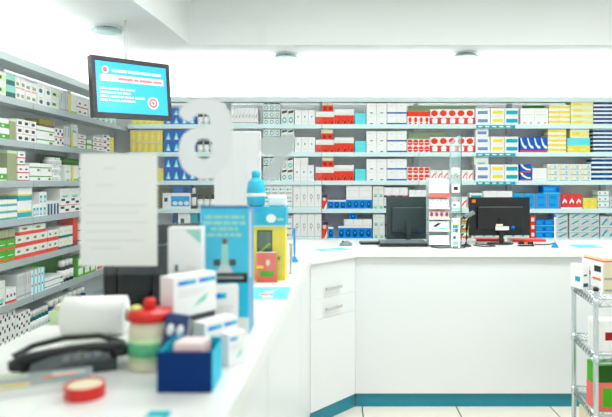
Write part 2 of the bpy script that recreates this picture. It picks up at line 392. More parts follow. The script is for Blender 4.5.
# ---- back wall, top shelf
back(0,131,163,118,5,1,'ywax','yellow carton behind screen')
back(0,163.5,195.5,116,4,1,'btri','blue carton with pale triangle')
back(0,163.5,187,108,3,1,'btri','blue carton stacked above triangles',116)
back(0,196,215,113,3,1,'jar:offw:dark','white jar with black lid')
back(0,231,257.5,108,8,1,'script','narrow white carton with grey script')
back(0,263,280,103,3,3,'ring','tiny white carton with teal ring')
back(0,281,294,109,2,1,'ringdk','dark-topped carton with teal ring')
back(0,294.5,315,110,3,1,'dotg','tall white carton with green dot')
back(0,315.5,334,115.5,3,1,'redw','short red and white carton')
back(0,334.2,354,113.5,3,1,'redw','taller red and white carton')
back(0,322,333,101,2,1,'redt','cream-topped red carton stacked high',111,.1)
back(0,315.5,334,111.3,1,1,'plain','long white carton on red cartons',115.5)
back(0,334.2,354,109,1,1,'plain','long white carton on taller red cartons',113.5)
back(0,355,366,113,1,1,'cyan','pale cyan carton')
back(0,366.5,387,103,2,2,'wdot','white carton with tiny teal mark')
back(0,387.3,407,103,2,2,'wnavy','white carton with navy foot stripe')
back(0,407.5,430,111,4,1,'redtop','white carton with red lid band')
back(0,430.5,475,109,5,1,'ruby','white carton with large red oval')
back(0,476,490.5,108,1,2,'bbar','white carton with blue-grey bar')
back(0,491,505,108,1,2,'ybar','white carton with yellow bar')
back(0,505.3,519,108,1,2,'tbar','white carton with teal bar')
back(0,521,549,108,2,1,'wred','white carton with small red marks')
back(0,549.5,571,105,2,4,'ystr','flat yellow striped carton')
back(0,571.5,594,99,1,4,'ystr2','flat cream and yellow carton')
back(0,594.5,625,101,2,6,'nstr','flat white carton with navy stripe')
# second
back(1,129.5,162,130,5,2,'ywax','yellow carton')
back(1,163.5,195.5,130,4,2,'btri','blue carton with pale triangle')
back(1,196,215,141,3,1,'jar:offw:dark','white jar with black lid')
back(1,217,257,138,6,1,'smallg','white carton with green print')
back(1,263,280,128,3,3,'ring','tiny white carton with teal ring')
back(1,281,294,129,2,2,'ringdk','dark-topped carton with teal ring')
back(1,294.5,315,137,3,1,'dotg','tall white carton with green dot')
back(1,315.5,334,143.5,3,1,'redw','short red and white carton')
back(1,334.2,354,141.5,3,1,'redw','taller red and white carton')
back(1,321,333,129,2,1,'redt','cream-topped red carton stacked high',139.5,.1)
back(1,315.5,334,139.5,1,1,'plain','long white carton on red cartons',143.5)
back(1,334.2,354,137.3,1,1,'plain','long white carton on taller red cartons',141.5)
back(1,355,366,141,1,1,'cyan','pale cyan carton')
back(1,366.5,387,131,2,2,'wdot','white carton with tiny teal mark')
back(1,387.3,407,131,2,2,'wnavy','white carton with navy foot stripe')
back(1,407.5,430,139,4,2,'rdiam','small red and white carton')
back(1,430.5,475,137,5,1,'ruby','white carton with large red oval')
back(1,476,490.5,136.5,1,2,'bbar','white carton with blue-grey bar')
back(1,476,489,128.5,1,1,'bbar','topmost blue-grey barred carton',136.5)
back(1,491,505,136.5,1,2,'ybar','white carton with yellow bar')
back(1,505.3,519,136.5,1,2,'tbar','white carton with teal bar')
back(1,520.5,548,137,4,1,'swoosh','royal blue carton with white swoosh')
back(1,548.5,567,129,2,5,'ystr','flat yellow striped carton')
back(1,568,591,145.5,2,1,'ybox','yellow carton under cyan ones')
back(1,568,591,138,1,1,'cyan','flat cyan-white carton',145.5)
back(1,571,590,128,1,1,'ystr2','topmost olive and white carton',138)
back(1,594,625,129,2,6,'nstr','flat white carton with navy stripe')
# third
back(2,156,163,168,1,1,'ywax','yellow carton beside paper notice')
back(2,163.5,195.5,157,4,2,'btri','blue carton with pale triangle')
back(2,196,215,170,3,1,'jar:offw:dark','white jar with black lid')
back(2,217,257,160,5,2,'smallg','white carton with green print')
back(2,263,280,157,3,3,'ring','tiny white carton with teal ring')
back(2,281,293,157,2,2,'ringdk','dark-topped carton with teal ring')
back(2,293.5,314,165,3,1,'dotg','tall white carton with green dot')
back(2,293.5,308,157.5,2,1,'plain','small white carton stacked high',165)
back(2,315.5,334,171.5,3,1,'redw','short red and white carton')
back(2,334.2,354,169.5,3,1,'redw','taller red and white carton')
back(2,315.5,334,167,1,1,'plain','long white carton on red cartons',171.5)
back(2,334.2,354,165,1,1,'plain','long white carton on taller red cartons',169.5)
back(2,322,333.5,156.5,2,1,'redt','cream-topped red carton stacked high',167,.1)
back(2,355,366,169,1,1,'cyan','pale cyan carton')
back(2,366.5,387,159,2,2,'wdot','white carton with tiny teal mark')
back(2,387.3,407,159,2,2,'wnavy','white carton with navy foot stripe')
back(2,407.5,430,167,4,2,'rdiam','small red and white carton')
back(2,430.5,474,170,7,1,'rx','white carton with pink-red tick')
back(2,476,490.5,164.5,1,2,'bbar','white carton with blue-grey bar')
back(2,474.5,489,156.5,1,1,'pale','topmost greyish carton',164.5)
back(2,491,505,164.5,1,2,'ybar','white carton with yellow bar')
back(2,505.3,519,164.5,1,2,'tbar','white carton with teal bar')
back(2,520.5,532,164,1,2,'swoosh','royal blue carton with white swoosh')
back(2,533,547.5,168,1,1,'plain','plain white carton')
back(2,548,592,164,4,3,'dots','flat carton with yellow-green dots')
back(2,592.5,625,158,2,5,'nstr','flat white carton with navy stripe')
# fourth
back(3,172,190,186,1,1,'navyb','dark blue carton above white one',193)
back(3,162,190,193,1,1,'panel','wide white carton with blue panel')
back(3,190.3,195.5,188,1,1,'jar:dark:white','dark bottle with white cap')
back(3,196,215,195,3,1,'jar:offw:dark','white jar with black lid')
back(3,217,257,186,4,2,'smallg','white carton with green print')
back(3,264,292.5,183.5,4,3,'smallg','small white carton with green print')
back(3,293,321.5,184.5,4,1,'figure','tall white carton with grey emblem')
back(3,322,327,195,1,1,'face','red carton with navy top')
back(3,327.5,346,200,3,1,'bluec','small blue carton with dark circle')
back(3,346.3,372,198,4,1,'bluec','large blue carton with dark circle')
back(3,346.3,372,185.5,2,2,'plain','white carton above blue ones',198)
back(3,372.7,384,186,2,2,'pale','pale carton with green print')
back(3,384.3,408,187.5,3,2,'navred','white carton with navy-red stripe')
back(3,409,428,190,3,2,'navred','white striped carton behind stand')
back(3,430,468,197,5,1,'rx','white carton with pink-red tick')
back(3,470,483,193,1,2,'tbar','teal barred carton behind monitor')
back(3,484,513,191,2,2,'plain','plain white carton above monitor')
back(3,513.5,561.5,193.5,4,2,'skyred','bright blue carton')
back(3,544,561,186,1,1,'sky','topmost bright blue carton',193.5)
back(3,562,583,194,3,1,'crim','crimson carton with white tick')
back(3,583.5,598,198,2,2,'ybox','small yellow carton')
back(3,598.5,610,191,2,3,'tealw','small white and mint carton')
back(3,610.5,625,196,2,2,'gcyan','grey carton at photo edge')
# fifth
back(4,172,177,212,1,1,'navyp','narrow navy carton')
back(4,177.5,190,212,1,1,'tealw','white and teal carton')
back(4,190.5,197,211,1,1,'tbox','teal carton')
back(4,200,257,215,5,1,'smallg','white carton with green print')
back(4,264,292.5,216,4,2,'smallg','small white carton with green print')
back(4,293,321.5,213.5,4,1,'figure','tall white carton with grey emblem')
back(4,322,327.5,222,1,1,'face','red carton with navy top')
back(4,328,333.5,227,1,1,'bluec','lone blue carton with dark circle')
back(4,338,372,226,5,1,'bluec','blue carton with dark circle')
back(4,344,372,219.5,3,1,'plain','white carton above blue ones',226)
back(4,349,357,212,1,1,'bluec','blue circle carton stacked on top',219.5)
back(4,373,385,214,2,2,'pale','pale carton with green print')
back(4,386,428,216,4,2,'navred','white carton behind left monitor')
back(4,430,456,218,3,2,'pale','pale carton behind stand')
back(4,457,469,214,1,3,'gow','green orange and white carton')
back(4,472,530,218,6,2,'gcyan','grey carton behind right monitor')
back(4,531,536,216,1,3,'rstack','narrow red and white carton')
back(4,536.5,556,220,2,3,'sky','bright blue carton')
back(4,556.5,568.5,213,1,4,'gcyan','grey carton left of the wide grey stack')
back(4,570,600,213,3,4,'gcyan','grey carton with cyan tick')
back(4,601,625,216,3,2,'gcyan','grey carton nearer photo edge')
# green and khaki backing cards stood behind the stock
def backing(s, x0, x1, col, label):
    k = (SF+.19)/F; a, b_ = (x0-CX)*k, (x1-CX)*k
    o = MB(); o.box(a, b_, SF+.185, SF+.19, LEV[s]+.0006, LEV[s]+.20, cm(col)); o.box(a, b_, SF+.1851, SF+.1899, LEV[s]+.2, LEV[s]+.203, cm('offw'))
    tag(o.build('backing_card'), label, 'card', 'backing cards behind the stock')
backing(0,408,476,'palegreen','pale green backing card behind red oval cartons, back top shelf')
backing(1,408,446,'palegreen','pale green backing card behind small red cartons, back second shelf')
backing(0,522,570,'green','green backing card behind plain and yellow cartons, back top shelf')
backing(3,156,212,'khaki','khaki backing card behind jars, back fourth shelf')
backing(1,545,594,'khaki','khaki backing card behind yellow cartons, back second shelf')
# teal price tickets under the barred cartons, slotted in the rail of the fourth bay
for s in (0,1,2):
    k = SF/F; ox = -1.975+3*BW; e = lambda x: (x-CX)*k-ox
    o = MB().box(e(476), e(515), -.0085, -.0062, LEV[s]-.036, LEV[s]-.006, cm('teal'))
    for q in range(5): o.box(e(478+q*7), e(482+q*7), -.0089, -.0084, LEV[s]-.026, LEV[s]-.015, cm('white'))
    o.build('price_strip', BAYOBJ[3])['label'] = 'teal price strip'

# ---- left wall
left(0,-30,-1,.13,3,2,'gwh','white carton with green band')
left(0,0,9,.15,1,2,'gpale','pale green carton')
left(0,9.3,18,.15,1,2,'tealg','mint and dark teal carton')
left(0,18.3,28,.145,2,2,'olv','white carton with khaki patch')
left(0,28.3,39.5,.14,2,2,'olv','white khaki-patched carton further along')
left(0,40,54,.15,2,2,'gdot','white carton with dark green dot')
left(0,54.3,62,.14,1,2,'gpale','pale green carton beside dotted ones')
left(0,62.3,71,.14,3,1,'spine','slim white carton')
left(0,71.3,79,.15,1,1,'spiney','white carton with yellow edge')
left(0,79.5,90,.13,2,2,'redb','small black and red marked carton')
left(0,91,118,.13,5,1,'pale','pale carton behind screen')
left(1,-30,-1,.13,3,2,'gwh','white carton with green band near edge')
left(1,0,12,.13,1,2,'gwh','white carton with green band')
left(1,12.5,19,.135,1,1,'khaki','khaki carton')
left(1,19.5,39,.145,3,3,'blk','white carton with black square')
left(1,39.3,57,.125,1,2,'gline','wide white carton with green line')
left(1,57.3,66,.13,2,2,'blk2','small white carton with dark patches')
left(1,66.3,72.5,.16,2,1,'spine','slim white carton')
left(1,73,80,.12,1,1,'spiney','white carton with yellow edge')
left(1,73,80,.06,1,1,'pale','pale carton stacked on yellow-edged one',.12)
left(1,80.5,88,.12,1,3,'redb','white carton with red foot')
left(1,88.3,95,.09,1,2,'gframe','small green framed carton')
left(1,95.3,105,.12,2,3,'redb','red-footed carton past green ones')
left(1,105.3,112,.15,1,3,'blk2','dark-patched carton near corner')
left(1,112.3,116,.14,1,2,'ybox','narrow yellow carton near corner')
left(1,42,56.5,.05,1,1,'olvb','long olive carton lying on the green-line cartons',.1262,.1)
left(2,-30,-1,.13,3,2,'rbot','white carton with red foot')
left(2,0,10,.08,1,1,'gwh','white carton with green band')
left(2,10.5,20,.19,1,1,'khaki','tall khaki carton')
left(2,20.5,32,.10,2,2,'redb','black and red marked white carton')
left(2,20.5,28,.09,1,2,'redb','red-footed carton on top of others',.10)
left(2,32.5,54,.12,2,2,'gline','white carton with green line')
left(2,55,66.5,.17,2,3,'jar:white:offw','white jar')
left(2,67,73,.12,1,2,'pale','small pale carton')
left(2,73.5,81,.12,1,1,'spiney','white carton with yellow edge')
left(2,66.8,81,.05,1,1,'grnb','dark green carton stacked on others',.1205)
left(2,82,110,.14,4,2,'wgline','white carton with teal line')
left(3,-30,-1,.12,3,3,'cwy','teal yellow and white carton near edge')
left(3,0,20,.125,2,3,'cwy','teal yellow and white flat carton')
left(3,20.5,34.5,.22,1,2,'cwy','large teal yellow and white carton')
left(3,35,49,.085,4,1,'stripet','small white carton with teal stripe')
left(3,42,49,.08,2,1,'stripet','teal-striped carton stacked on others',.0855)
left(3,49.5,62,.10,4,1,'nvy','small carton with navy front')
left(3,62.5,82,.115,2,2,'blk2','white carton with dark patches')
left(3,62.5,82,.07,2,1,'pale','pale carton on patched ones',.1155)
left(3,84,112,.14,4,2,'wgline','white carton with teal line')
left(4,-30,-1,.12,3,2,'gbig','green and red carton near edge')
left(4,0,18,.14,2,2,'gbig','green carton with red stripe')
left(4,0,18,.06,8,1,'brn','slim khaki carton with brown foot',.1405)
left(4,18.5,50,.15,4,2,'rbot','white carton with red foot')
left(4,22,48,.06,2,1,'rbot','red-footed carton on top of the rows',.1505)
left(4,50.5,61,.15,2,2,'rbot','red-footed carton further along')
left(4,61.5,75,.16,3,2,'tlbot','white carton with teal foot')
left(4,75.5,80,.22,1,1,'maro','tall red carton')
left(4,82,112,.16,4,2,'wgline','white carton with teal line')
left(5,-30,-1,.14,3,1,'jar:white:dark','white bottle with dark cap near edge')
left(5,0,8,.15,1,1,'pale','pale white carton')
left(5,9,19,.09,3,1,'redb','small white carton with dark mark')
left(5,19.5,34,.16,7,1,'spine','slim upright grey carton')
left(5,34.3,47,.16,4,1,'cspine','slim upright carton with cyan edge')
left(5,47.5,66,.075,1,2,'wgline','long white carton with teal line')
left(5,66.5,78,.16,3,1,'jar:dark:white','dark bottle with white cap')
left(5,80,98,.15,3,2,'gframe','green framed white carton')
left(5,98.5,105,.13,1,1,'rtri','white carton with red triangle')
left(5,105.5,114,.12,2,2,'yel','small yellow carton')
left(6,-30,-1,.19,5,3,'sq','black-squared carton near edge')
left(6,0,18,.21,4,3,'sq','white carton with black squares')
left(6,18.5,33,.17,3,3,'sq','black-squared carton in lower stack')
left(6,34,53,.14,6,1,'jar:dteal:offw','teal bottle with pale cap')
left(6,54,90,.16,8,1,'jar:navy:offw','navy bottle with pale cap')
def lbacking(s, x0, x1, col, label):
    Y0, Y1 = 1190/(CX-x0), 1190/(CX-x1)
    o = MB(); o.box(-2.19, -2.185, Y0, Y1, LEVL[s]+.0006, LEVL[s]+.2, cm(col)); o.box(-2.1899, -2.1851, Y0, Y1, LEVL[s]+.2, LEVL[s]+.203, cm('offw'))
    tag(o.build('backing_card'), label, 'card', 'backing cards behind the stock')
lbacking(5,48,86,'green','bright green backing card behind bottles, left-wall sixth shelf')
lbacking(2,66,90,'dgreen','dark green backing card behind white jars, left-wall third shelf')

# ------------------------------------------------------------------ counter
LW = [(-.90,.55),(-.22,.55),(-.208,1.11),(-.165,2.8),(-.148,3.44),(.127,3.77),(3.05,3.77),(3.05,4.47),(-.90,4.47)]
tag(MB().prism(LW, .957, 1.0, M_top).build('worktop'), 'continuous white L-shaped worktop across the left and rear counters', 'worktop')
def xe(Y): return -.22+(Y-.55)*(-.148+.22)/(3.44-.55)-.009
labs = ['white counter cabinet nearest the camera under the left worktop','middle white counter cabinet under the left worktop',
        'narrow white counter cabinet under the left worktop, beside the drawers']
for (y0,y1), lab in zip(((.58,1.72),(1.72,2.80),(2.80,3.462)), labs):
    t = thing('counter_cabinet', lab, 'counter', (0,0,0), 0, 'left counter cabinets')
    MB().prism([(-.88,y0),(xe(y0)-.018,y0),(xe(y1)-.018,y1-.003),(-.88,y1-.003)], .0855, .956, M_lam).build('body', t)
    MB().prism([(xe(y0)-.0178,y0+.002),(xe(y0),y0+.002),(xe(y1),y1-.005),(xe(y1)-.0178,y1-.005)], .0865, .953, M_lam).build('front_panel', t)
    k = MB().prism([(-.86,y0),(xe(y0)-.01,y0),(xe(y1)-.01,y1-.003),(-.86,y1-.003)], 0, .085, M_kick).build('plinth', t)
    k['label'] = 'teal plinth'
    if y0 < 1:
        hk = MB(); hk.tube([(xe(1.28)+.0005,1.28,.90),(xe(1.28)+.018,1.28,.90),(xe(1.28)+.026,1.28,.88),(xe(1.28)+.022,1.28,.855)], [.007,.007,.007,.009], M_black)
        hk.lathe([(.014,0),(.014,.004)], M_black, 12, T=Matrix.Translation((xe(1.28)+.0002,1.28,.90)) @ Matrix.Rotation(PI/2,4,'Y'))
        o = hk.build('hook', t); o['label'] = 'black bag hook'
# angled drawer cabinet
A0, A1 = Vector((-.1555,3.464,0)), Vector((.118,3.79,0)); dv = (A1-A0).normalized(); nv = Vector((dv.y,-dv.x,0)); L = (A1-A0).length
t = thing('drawer_cabinet', 'angled white corner drawer cabinet with two slim chrome handles', 'counter', A0, math.atan2(dv.y, dv.x))
MB().prism([(.002,.02),(L-.001,.02),(L+.02,.06),(L-.002,.16),(.18,.24)], .0855, .956, M_lam).build('body', t)
def zc(y): return .965-(y-262)*(.875/148)
hz = [(.0865,.62),(.6205,.74),(.7405,.955)]
for n, (z0,z1) in enumerate(hz):
    dr = MB().box(.001, L-.001, 0, .0195, z0, z1-.0007, M_lam).build('drawer' if n else 'door', t)
for z in (.795, .675):
    h = MB(); h.bbox(.12,.265,-.026,-.020,z-.009,z+.009,mat('satin_handle',(.78,.78,.76),.45,.3),.002)
    for x in (.14,.245): h.tube([(x,-.0205,z),(x,.0005,z)], .004, M_steel, 8)
    o = h.build('handle', dr if z > .75 else [c for c in t.children if c.name.startswith('drawer')][0]); o['label'] = 'chrome bar handle'
o = MB().prism([(.002,.01),(L-.002,.01),(L-.002,.2),(.18,.24)], 0, .085, M_kick).build('plinth', t); o['label'] = 'teal plinth'
t = thing('counter_cabinet', 'long plain white panelled counter facing the shop at the rear', 'counter', (0,0,0))
MB().box(.125, 3.03, 3.812, 4.45, .0855, .956, M_lam).build('body', t)
MB().box(.1185, 3.035, 3.79, 3.811, .0865, .953, M_lam).build('front_panel', t)
o = MB().box(.122, 3.03, 3.80, 4.43, 0, .085, M_kick).build('plinth', t); o['label'] = 'teal plinth'

# ------------------------------------------------------------------ ceiling lights
def downlight(px, py, label):
    Y = (ZC-H)*F/(HY-py); X = (px-CX)*Y/F
    t = thing('downlight', label, 'ceiling light', (X, Y, ZC), 0, 'round glass downlights')
    MB().lathe([(.082,-.012),(.095,-.008),(.095,0)][::1], M_wplast, 32).build('rim', t)
    g = MB(); g.lathe([(.10,-.040),(.112,-.036),(.112,-.028),(.10,-.024)], mat('etched_glass', (.62,.78,.76), .25, noise=.1), 32)
    g.build('glass_ring', t)
    for a in range(3):
        x, y = .098*math.cos(a*2.094+.5), .098*math.sin(a*2.094+.5)
        MB().lathe([(.006,-.044),(.006,-.0075)], M_steel, 10, (x*.9,y*.9,0)).build('clip', t)
downlight(107,27,'round glass downlight above the hanging screen')
downlight(286,54,'round glass downlight in the middle of the lower ceiling')
downlight(465.5,53,'round glass downlight furthest right on the lower ceiling')
M_diff = mat('lamp_diffuser', (1,1,1), .5, emit=1.0)
EN = 1.0
def area(name, loc, rot, sx, sy, e, col=(1,1,1), parent=None):
    l = bpy.data.lights.new(name, 'AREA'); l.shape = 'RECTANGLE'; l.size = sx; l.size_y = sy; l.energy = e*EN; l.color = col
    o = bpy.data.objects.new(name, l); C.objects.link(o); o.location = loc; o.rotation_euler = rot
    if parent: o.parent = parent
    return o
n = 0
for y, yn, e_ in ((-.5,'nearest the shop front',4),(1.3,'over the middle of the shop',8),(3.0,'nearest the rear counter',43)):  # out-of-view panels added as fill light for the shelves and counters
    for x, xn in ((-.3,'left'),(1.2,'centre'),(2.7,'right')):
        t = thing('fill_panel', '%s added ceiling fill-light panel %s' % (xn, yn), 'ceiling light', (x,y,ZH), 0, 'added ceiling fill-light panels')
        f = MB(); 
        for a in (-1,1):
            f.box(a*.6-.015, a*.6+.015, -.315, .315, -.03, 0, M_wplast); f.box(-.585, .585, a*.3-.015, a*.3+.015, -.03, 0, M_wplast)
        f.build('frame', t); MB().box(-.585,.585,-.285,.285,-.012,-.004,M_diff).build('diffuser', t)
        area('fill_lamp', (0,0,-.02), (0,0,0), 1.1, .5, e_, (.99,1,.99), t)
# strip lamps lying on the shelving canopy, washing the wall and ceiling above
def strip(label, loc, rz, L, e):
    t = thing('strip_lamp', label, 'strip light', loc, rz, 'strip lamps above the shelving')
    MB().box(-L/2, L/2, -.03, .03, 0, .03, M_wplast).build('housing', t)
    MB().box(-L/2+.01, L/2-.01, -.02, .02, .0301, .036, M_diff).build('diffuser', t)
    area('strip_light', (0,0,.045), (PI-.55,0,0), L-.04, .04, e, (.99,1,1), t)
for i in range(3):
    strip('%s white strip lamp above the back wall shelving' % ['left','middle','right'][i], (-1.1+i*1.85, SF+.13, 2.2156), 0, 1.7, 11)
for i in range(2):
    strip('%s white strip lamp above the left wall shelving' % ['far','near'][i], (-2.13, 4.8-i*1.75, 2.1976), PI/2, 1.6, 8)

# ------------------------------------------------------------------ hanging screen
tv = thing('television', 'flat black-framed screen showing a blue advert, hung above the left shelving', 'television')
TL, TR, BL, BR = P(93.2,55.1,4.10), P(170.5,65.1,4.56), P(91,116.6,4.06), P(169.7,120.5,4.54)
cen = (TL+TR+BL+BR)/4; ax = ((TR+BR)-(TL+BL)).normalized(); az = ((TL+TR)-(BL+BR)).normalized(); ay = az.cross(ax).normalized(); az = ax.cross(ay).normalized()
TW = ((TR-TL).length+(BR-BL).length)/2; TH = ((TL-BL).length+(TR-BR).length)/2
TM = Matrix((( ax.x, ay.x, az.x, cen.x),(ax.y, ay.y, az.y, cen.y),(ax.z, ay.z, az.z, cen.z),(0,0,0,1)))
tv.matrix_world = TM
hw, hh = TW/2, TH/2
f = MB(); bz = .028
f.box(-hw, hw, -.005, .012, hh-bz, hh, M_black); f.box(-hw, hw, -.005, .012, -hh, -hh+bz*1.3, M_black)
f.box(-hw, -hw+bz, -.005, .012, -hh+bz*1.3, hh-bz, M_black); f.box(hw-bz, hw, -.005, .012, -hh+bz*1.3, hh-bz, M_black)
f.build('frame', tv)
c = MB(); c.bbox(-hw, hw, .0125, .05, -hh, hh, M_black, .006); c.bbox(-hw*.6, hw*.6, .045, .075, -hh*.6, hh*.6, M_black, .01); c.build('rear_cover', tv)
s = MB(); E = lambda n, c, e: mat('screen_'+n, c, .2, emit=e)
sw, sh = hw-bz, hh-bz*1.15
eb = E('blue', (.10,.72,.98), .75); ew = E('white', (.92,.96,1), .8); ep = E('pink', (.95,.80,.80), .8); er = E('red', (.95,.45,.50), .8)
s.box(-sw, sw, 0, .005, -sh+.005, sh, eb)
def sr(u0,v0,u1,v1,m,d=.001): s.box(-sw+2*sw*u0, -sw+2*sw*u1, -d, .001, -sh+2*sh*v0, -sh+2*sh*v1, m)
def sc_(u,v,r,m,d): s.lathe([(r,0),(r,.001)], m, 24, T=Matrix.Translation((-sw+2*sw*u, -d, -sh+2*sh*v)) @ Matrix.Rotation(-PI/2,4,'X'))
sr(.06,.62,.95,.75,ep)
for i, (a,b_) in enumerate(((.22,.42),(.44,.60),(.62,.76),(.78,.92))): sr(a,.81,b_,.86,ew)
for i, (a,b_) in enumerate(((.30,.50),(.52,.58),(.60,.78),(.80,.92))): sr(a,.66,b_,.70,er,.0014)
for row, ws in enumerate((((.05,.14),(.16,.30),(.32,.38),(.40,.52)),((.05,.26),(.28,.34),(.36,.46)),((.05,.16),(.18,.36),(.38,.50),(.52,.66)),((.05,.14),(.16,.22),(.24,.30),(.32,.52)))):
    for a,b_ in ws: sr(a,.46-row*.075,b_,.495-row*.075,ew)
sc_(.13,.84,.026,ew,.001); sc_(.13,.84,.018,er,.0016)
sc_(.78,.25,.046,ew,.001); sc_(.78,.25,.036,er,.0016); sc_(.78,.25,.020,ew,.0022); sc_(.78,.25,.012,er,.0028)
o = s.build('display', tv); o['label'] = 'lit blue advert with red round seal'
b = MB(); b.box(-.10,.10,.076,.09,-.08,.08,M_steel)
b.build('wall_plate', tv)
# ceiling pole that carries it
inv = TM.inverted(); top = inv @ Vector((cen.x, cen.y, ZC)) ; pl = cen+ay*.10
a_ = inv @ Vector((pl.x, pl.y, cen.z)); b_ = inv @ Vector((pl.x, pl.y, ZC-.001))
m = MB(); m.tube([a_, b_], .011, M_wplast, 12); m.build('hanging_pole', tv)

# ------------------------------------------------------------------ hanging glass with letters and notice
GY = 1.575
t = thing('glass_screen', 'clear hanging glass screen over the left counter carrying paper and letters', 'glass screen', (0,0,0))
MB().box(-.97, -.04, GY, GY+.006, 1.192, 2.2, M_glass).build('pane', t)
for x in (-.85,-.16):
    MB().tube([(x,GY+.003,2.16),(x,GY+.003,ZC if x < BX else ZH)], .002, M_steel, 8).build('cable', t)
    MB().box(x-.015,x+.015,GY-.006,GY+.012,2.15,2.20,M_steel).build('clamp', t)
p = MB(); a, b2 = P(80,153.5,GY-.004), P(157,266,GY-.004)
p.box(a.x, b2.x, GY-.0032, GY-.0012, b2.z, a.z, M_paper)
for (x,y,wd) in ((103,168,12),(96,185,18),(86,205,60),(86,212,52),(86,222,60),(86,231,44),(86,240,58),(90,248,30)):
    q = P(x,y,GY-.004); p.box(q.x, q.x+wd*GY/F, GY-.0034, GY-.003, q.z-.0022, q.z, mat('pale_ink', (.86,.88,.86), .8))
tag(p.build('paper_notice'), 'blank-looking white paper notice taped to the hanging glass', 'paper')
def glyph(name, outer, holes, m, label):
    cu = bpy.data.curves.new(name, 'CURVE'); cu.dimensions = '2D'; cu.fill_mode = 'BOTH'; cu.extrude = .0012
    for pts in [outer]+holes:
        sp = cu.splines.new('BEZIER'); sp.bezier_points.add(len(pts)-1); sp.use_cyclic_u = True
        for bp, (x,y) in zip(sp.bezier_points, pts):
            q = P(x,y,GY-.003); bp.co = (q.x, q.z, 0); bp.handle_left_type = bp.handle_right_type = 'AUTO'
    o = bpy.data.objects.new(name, cu)
    C.objects.link(o); bpy.context.view_layer.update()
    me = bpy.data.meshes.new_from_object(o.evaluated_get(bpy.context.evaluated_depsgraph_get())); bpy.data.objects.remove(o)
    me.materials.clear(); me.materials.append(m)
    me.transform(Matrix.Translation((0,GY-.0014,0)) @ Matrix.Rotation(PI/2,4,'X'))
    o = bpy.data.objects.new(name, me); C.objects.link(o); tag(o, label, 'letter', 'letters on the hanging glass')
    return o
outer = [(179,113),(186,103),(196,99.5),(207,98.5),(219,101),(228,109),(232,120),(232.5,135),(231.5,150),(228,163),(220,173),(208,178.5),(195,177),(185,171),(179.5,161),(178.5,149),(182,137),(190,129.5),(199,127),(208,126.5),(211,124.5),(209,117),(202,113.5),(195,116),(191,121.5),(185,120.5)]
glyph('letter', outer, [[(204,138.5),(197,141.5),(194.5,149),(198,156.5),(204,159),(210,156),(212.5,149),(210,141)]], M_letter, 'large pale grey letter a stuck on the hanging glass')
o = glyph('letter', [(263,136),(275,137),(295,137),(294,145),(289,155),(283,167),(277,178),(268,179),(262.5,176),(268,166),(273,157),(263,155),(260,146)], [], M_frost, 'translucent slanted letter stroke right of the letter a on the glass')

# ------------------------------------------------------------------ things on the left counter
# red tape roll
g = G(85,396); t = thing('tape_roll', 'small roll of red tape with a cream core, nearest the camera', 'tape', (g.x,g.y,1.0))
m = MB(); n = 40
def ring(mb, r0, r1, z0, z1, mm, n=40, c=(0,0,0)):
    vs, fs = [], []
    for (r,z) in ((r0,z0),(r1,z0),(r1,z1),(r0,z1)):
        for i in range(n): a = 2*PI*i/n; vs.append((c[0]+r*math.cos(a),c[1]+r*math.sin(a),c[2]+z))
    for j in range(4):
        for i in range(n): fs.append((j*n+i, j*n+(i+1)%n, ((j+1)%4)*n+(i+1)%n, ((j+1)%4)*n+i))
    mb.add(vs, fs, mm, False)
ring(m, .0365, .0395, 0, .026, M_redp); m.build('tape', t)
m = MB(); m.lathe([(.0362,.001),(.0362,.0235),(.030,.0245)], cm('cream'), 40); o = m.build('core', t); o['label'] = 'cream core'
# blue display box
t = thing('display_box', 'open navy counter box with bright cyan sides, nearest the camera', 'box', (-.3736,1.235,1.0))
m = MB(); W_, D_ = .114, .105; nb = mat('navy_card', (.0,.20,.45), .6, spec=.15)
m.box(0,W_,0,.002,0,.085,nb); m.build('front_panel', t)
m = MB(); cyn = cm('aqua')
m.box(0,.002,.0021,D_,0,.083,cyn); m.prism([(W_-.002,.0021),(W_,.0021),(W_,D_),(W_-.002,D_)], 0, .083, cyn); m.box(.0021,W_-.0021,D_-.002,D_,0,.09,cyn); m.box(.0021,W_-.0021,.0021,D_-.0021,0,.002,cyn)
o = m.build('tray', t); o['label'] = 'cyan tray sides'
for i in range(3):
    m = MB(); h_ = .098-.004*i
    m.box(-.030,.030,0,.026,0,h_,mat('blush_card',(.93,.84,.83),.5)); m.box(-.0304,.0304,-.0004,.0264,h_*.8,h_*.86,cm('pink')); 
    o = m.build('medicine_box', None, (-.3736+.062,1.243+i*.030,1.0022)); tag(o, 'blush-pink carton in the navy counter box, %s' % ['at the front','in the middle','at the back'][i], 'box', 'pink cartons in the navy counter box')
# jar with red lid
g = Vector((-.443,1.408,1.0)); t = thing('lidded_jar', 'cream jar with red knobbed lid and green label on the left counter', 'jar', g)
m = MB(); m.lathe([(.044,0),(.048,.006),(.048,.095),(.044,.108),(.042,.112)], mat('frosted_jar', (.90,.88,.76), .35, noise=.04, scale=15), 32); m.build('body', t)
m = MB(); m.lathe([(.0488,.022),(.0488,.078)], cm('palegreen'), 32); m.lathe([(.0491,.034),(.0491,.066)], mat('jar_label', (.35,.72,.52), .5), 32); o = m.build('label_band', t); o['label'] = 'green label'
m = MB(); m.lathe([(.047,.1125),(.052,.115),(.052,.130),(.048,.135),(.028,.139)], M_redp, 32); o = m.build('lid', t); o['label'] = 'red lid'
m2 = MB(); m2.lathe([(.013,.1392),(.012,.144),(.014,.152),(.014,.160),(.010,.163)], M_redp, 20); m2.build('knob', o)
# pale green sweet on its lid
m = MB(); m.lathe([(.002,0),(.010,.002),(.014,.007),(.010,.012),(.002,.014)], cm('lemon'), 16); o = m.build('wrapped_sweet', None, (-.470,1.392,1.1357)); tag(o, 'pale yellow-green round sweet lying on the red jar lid', 'sweet')
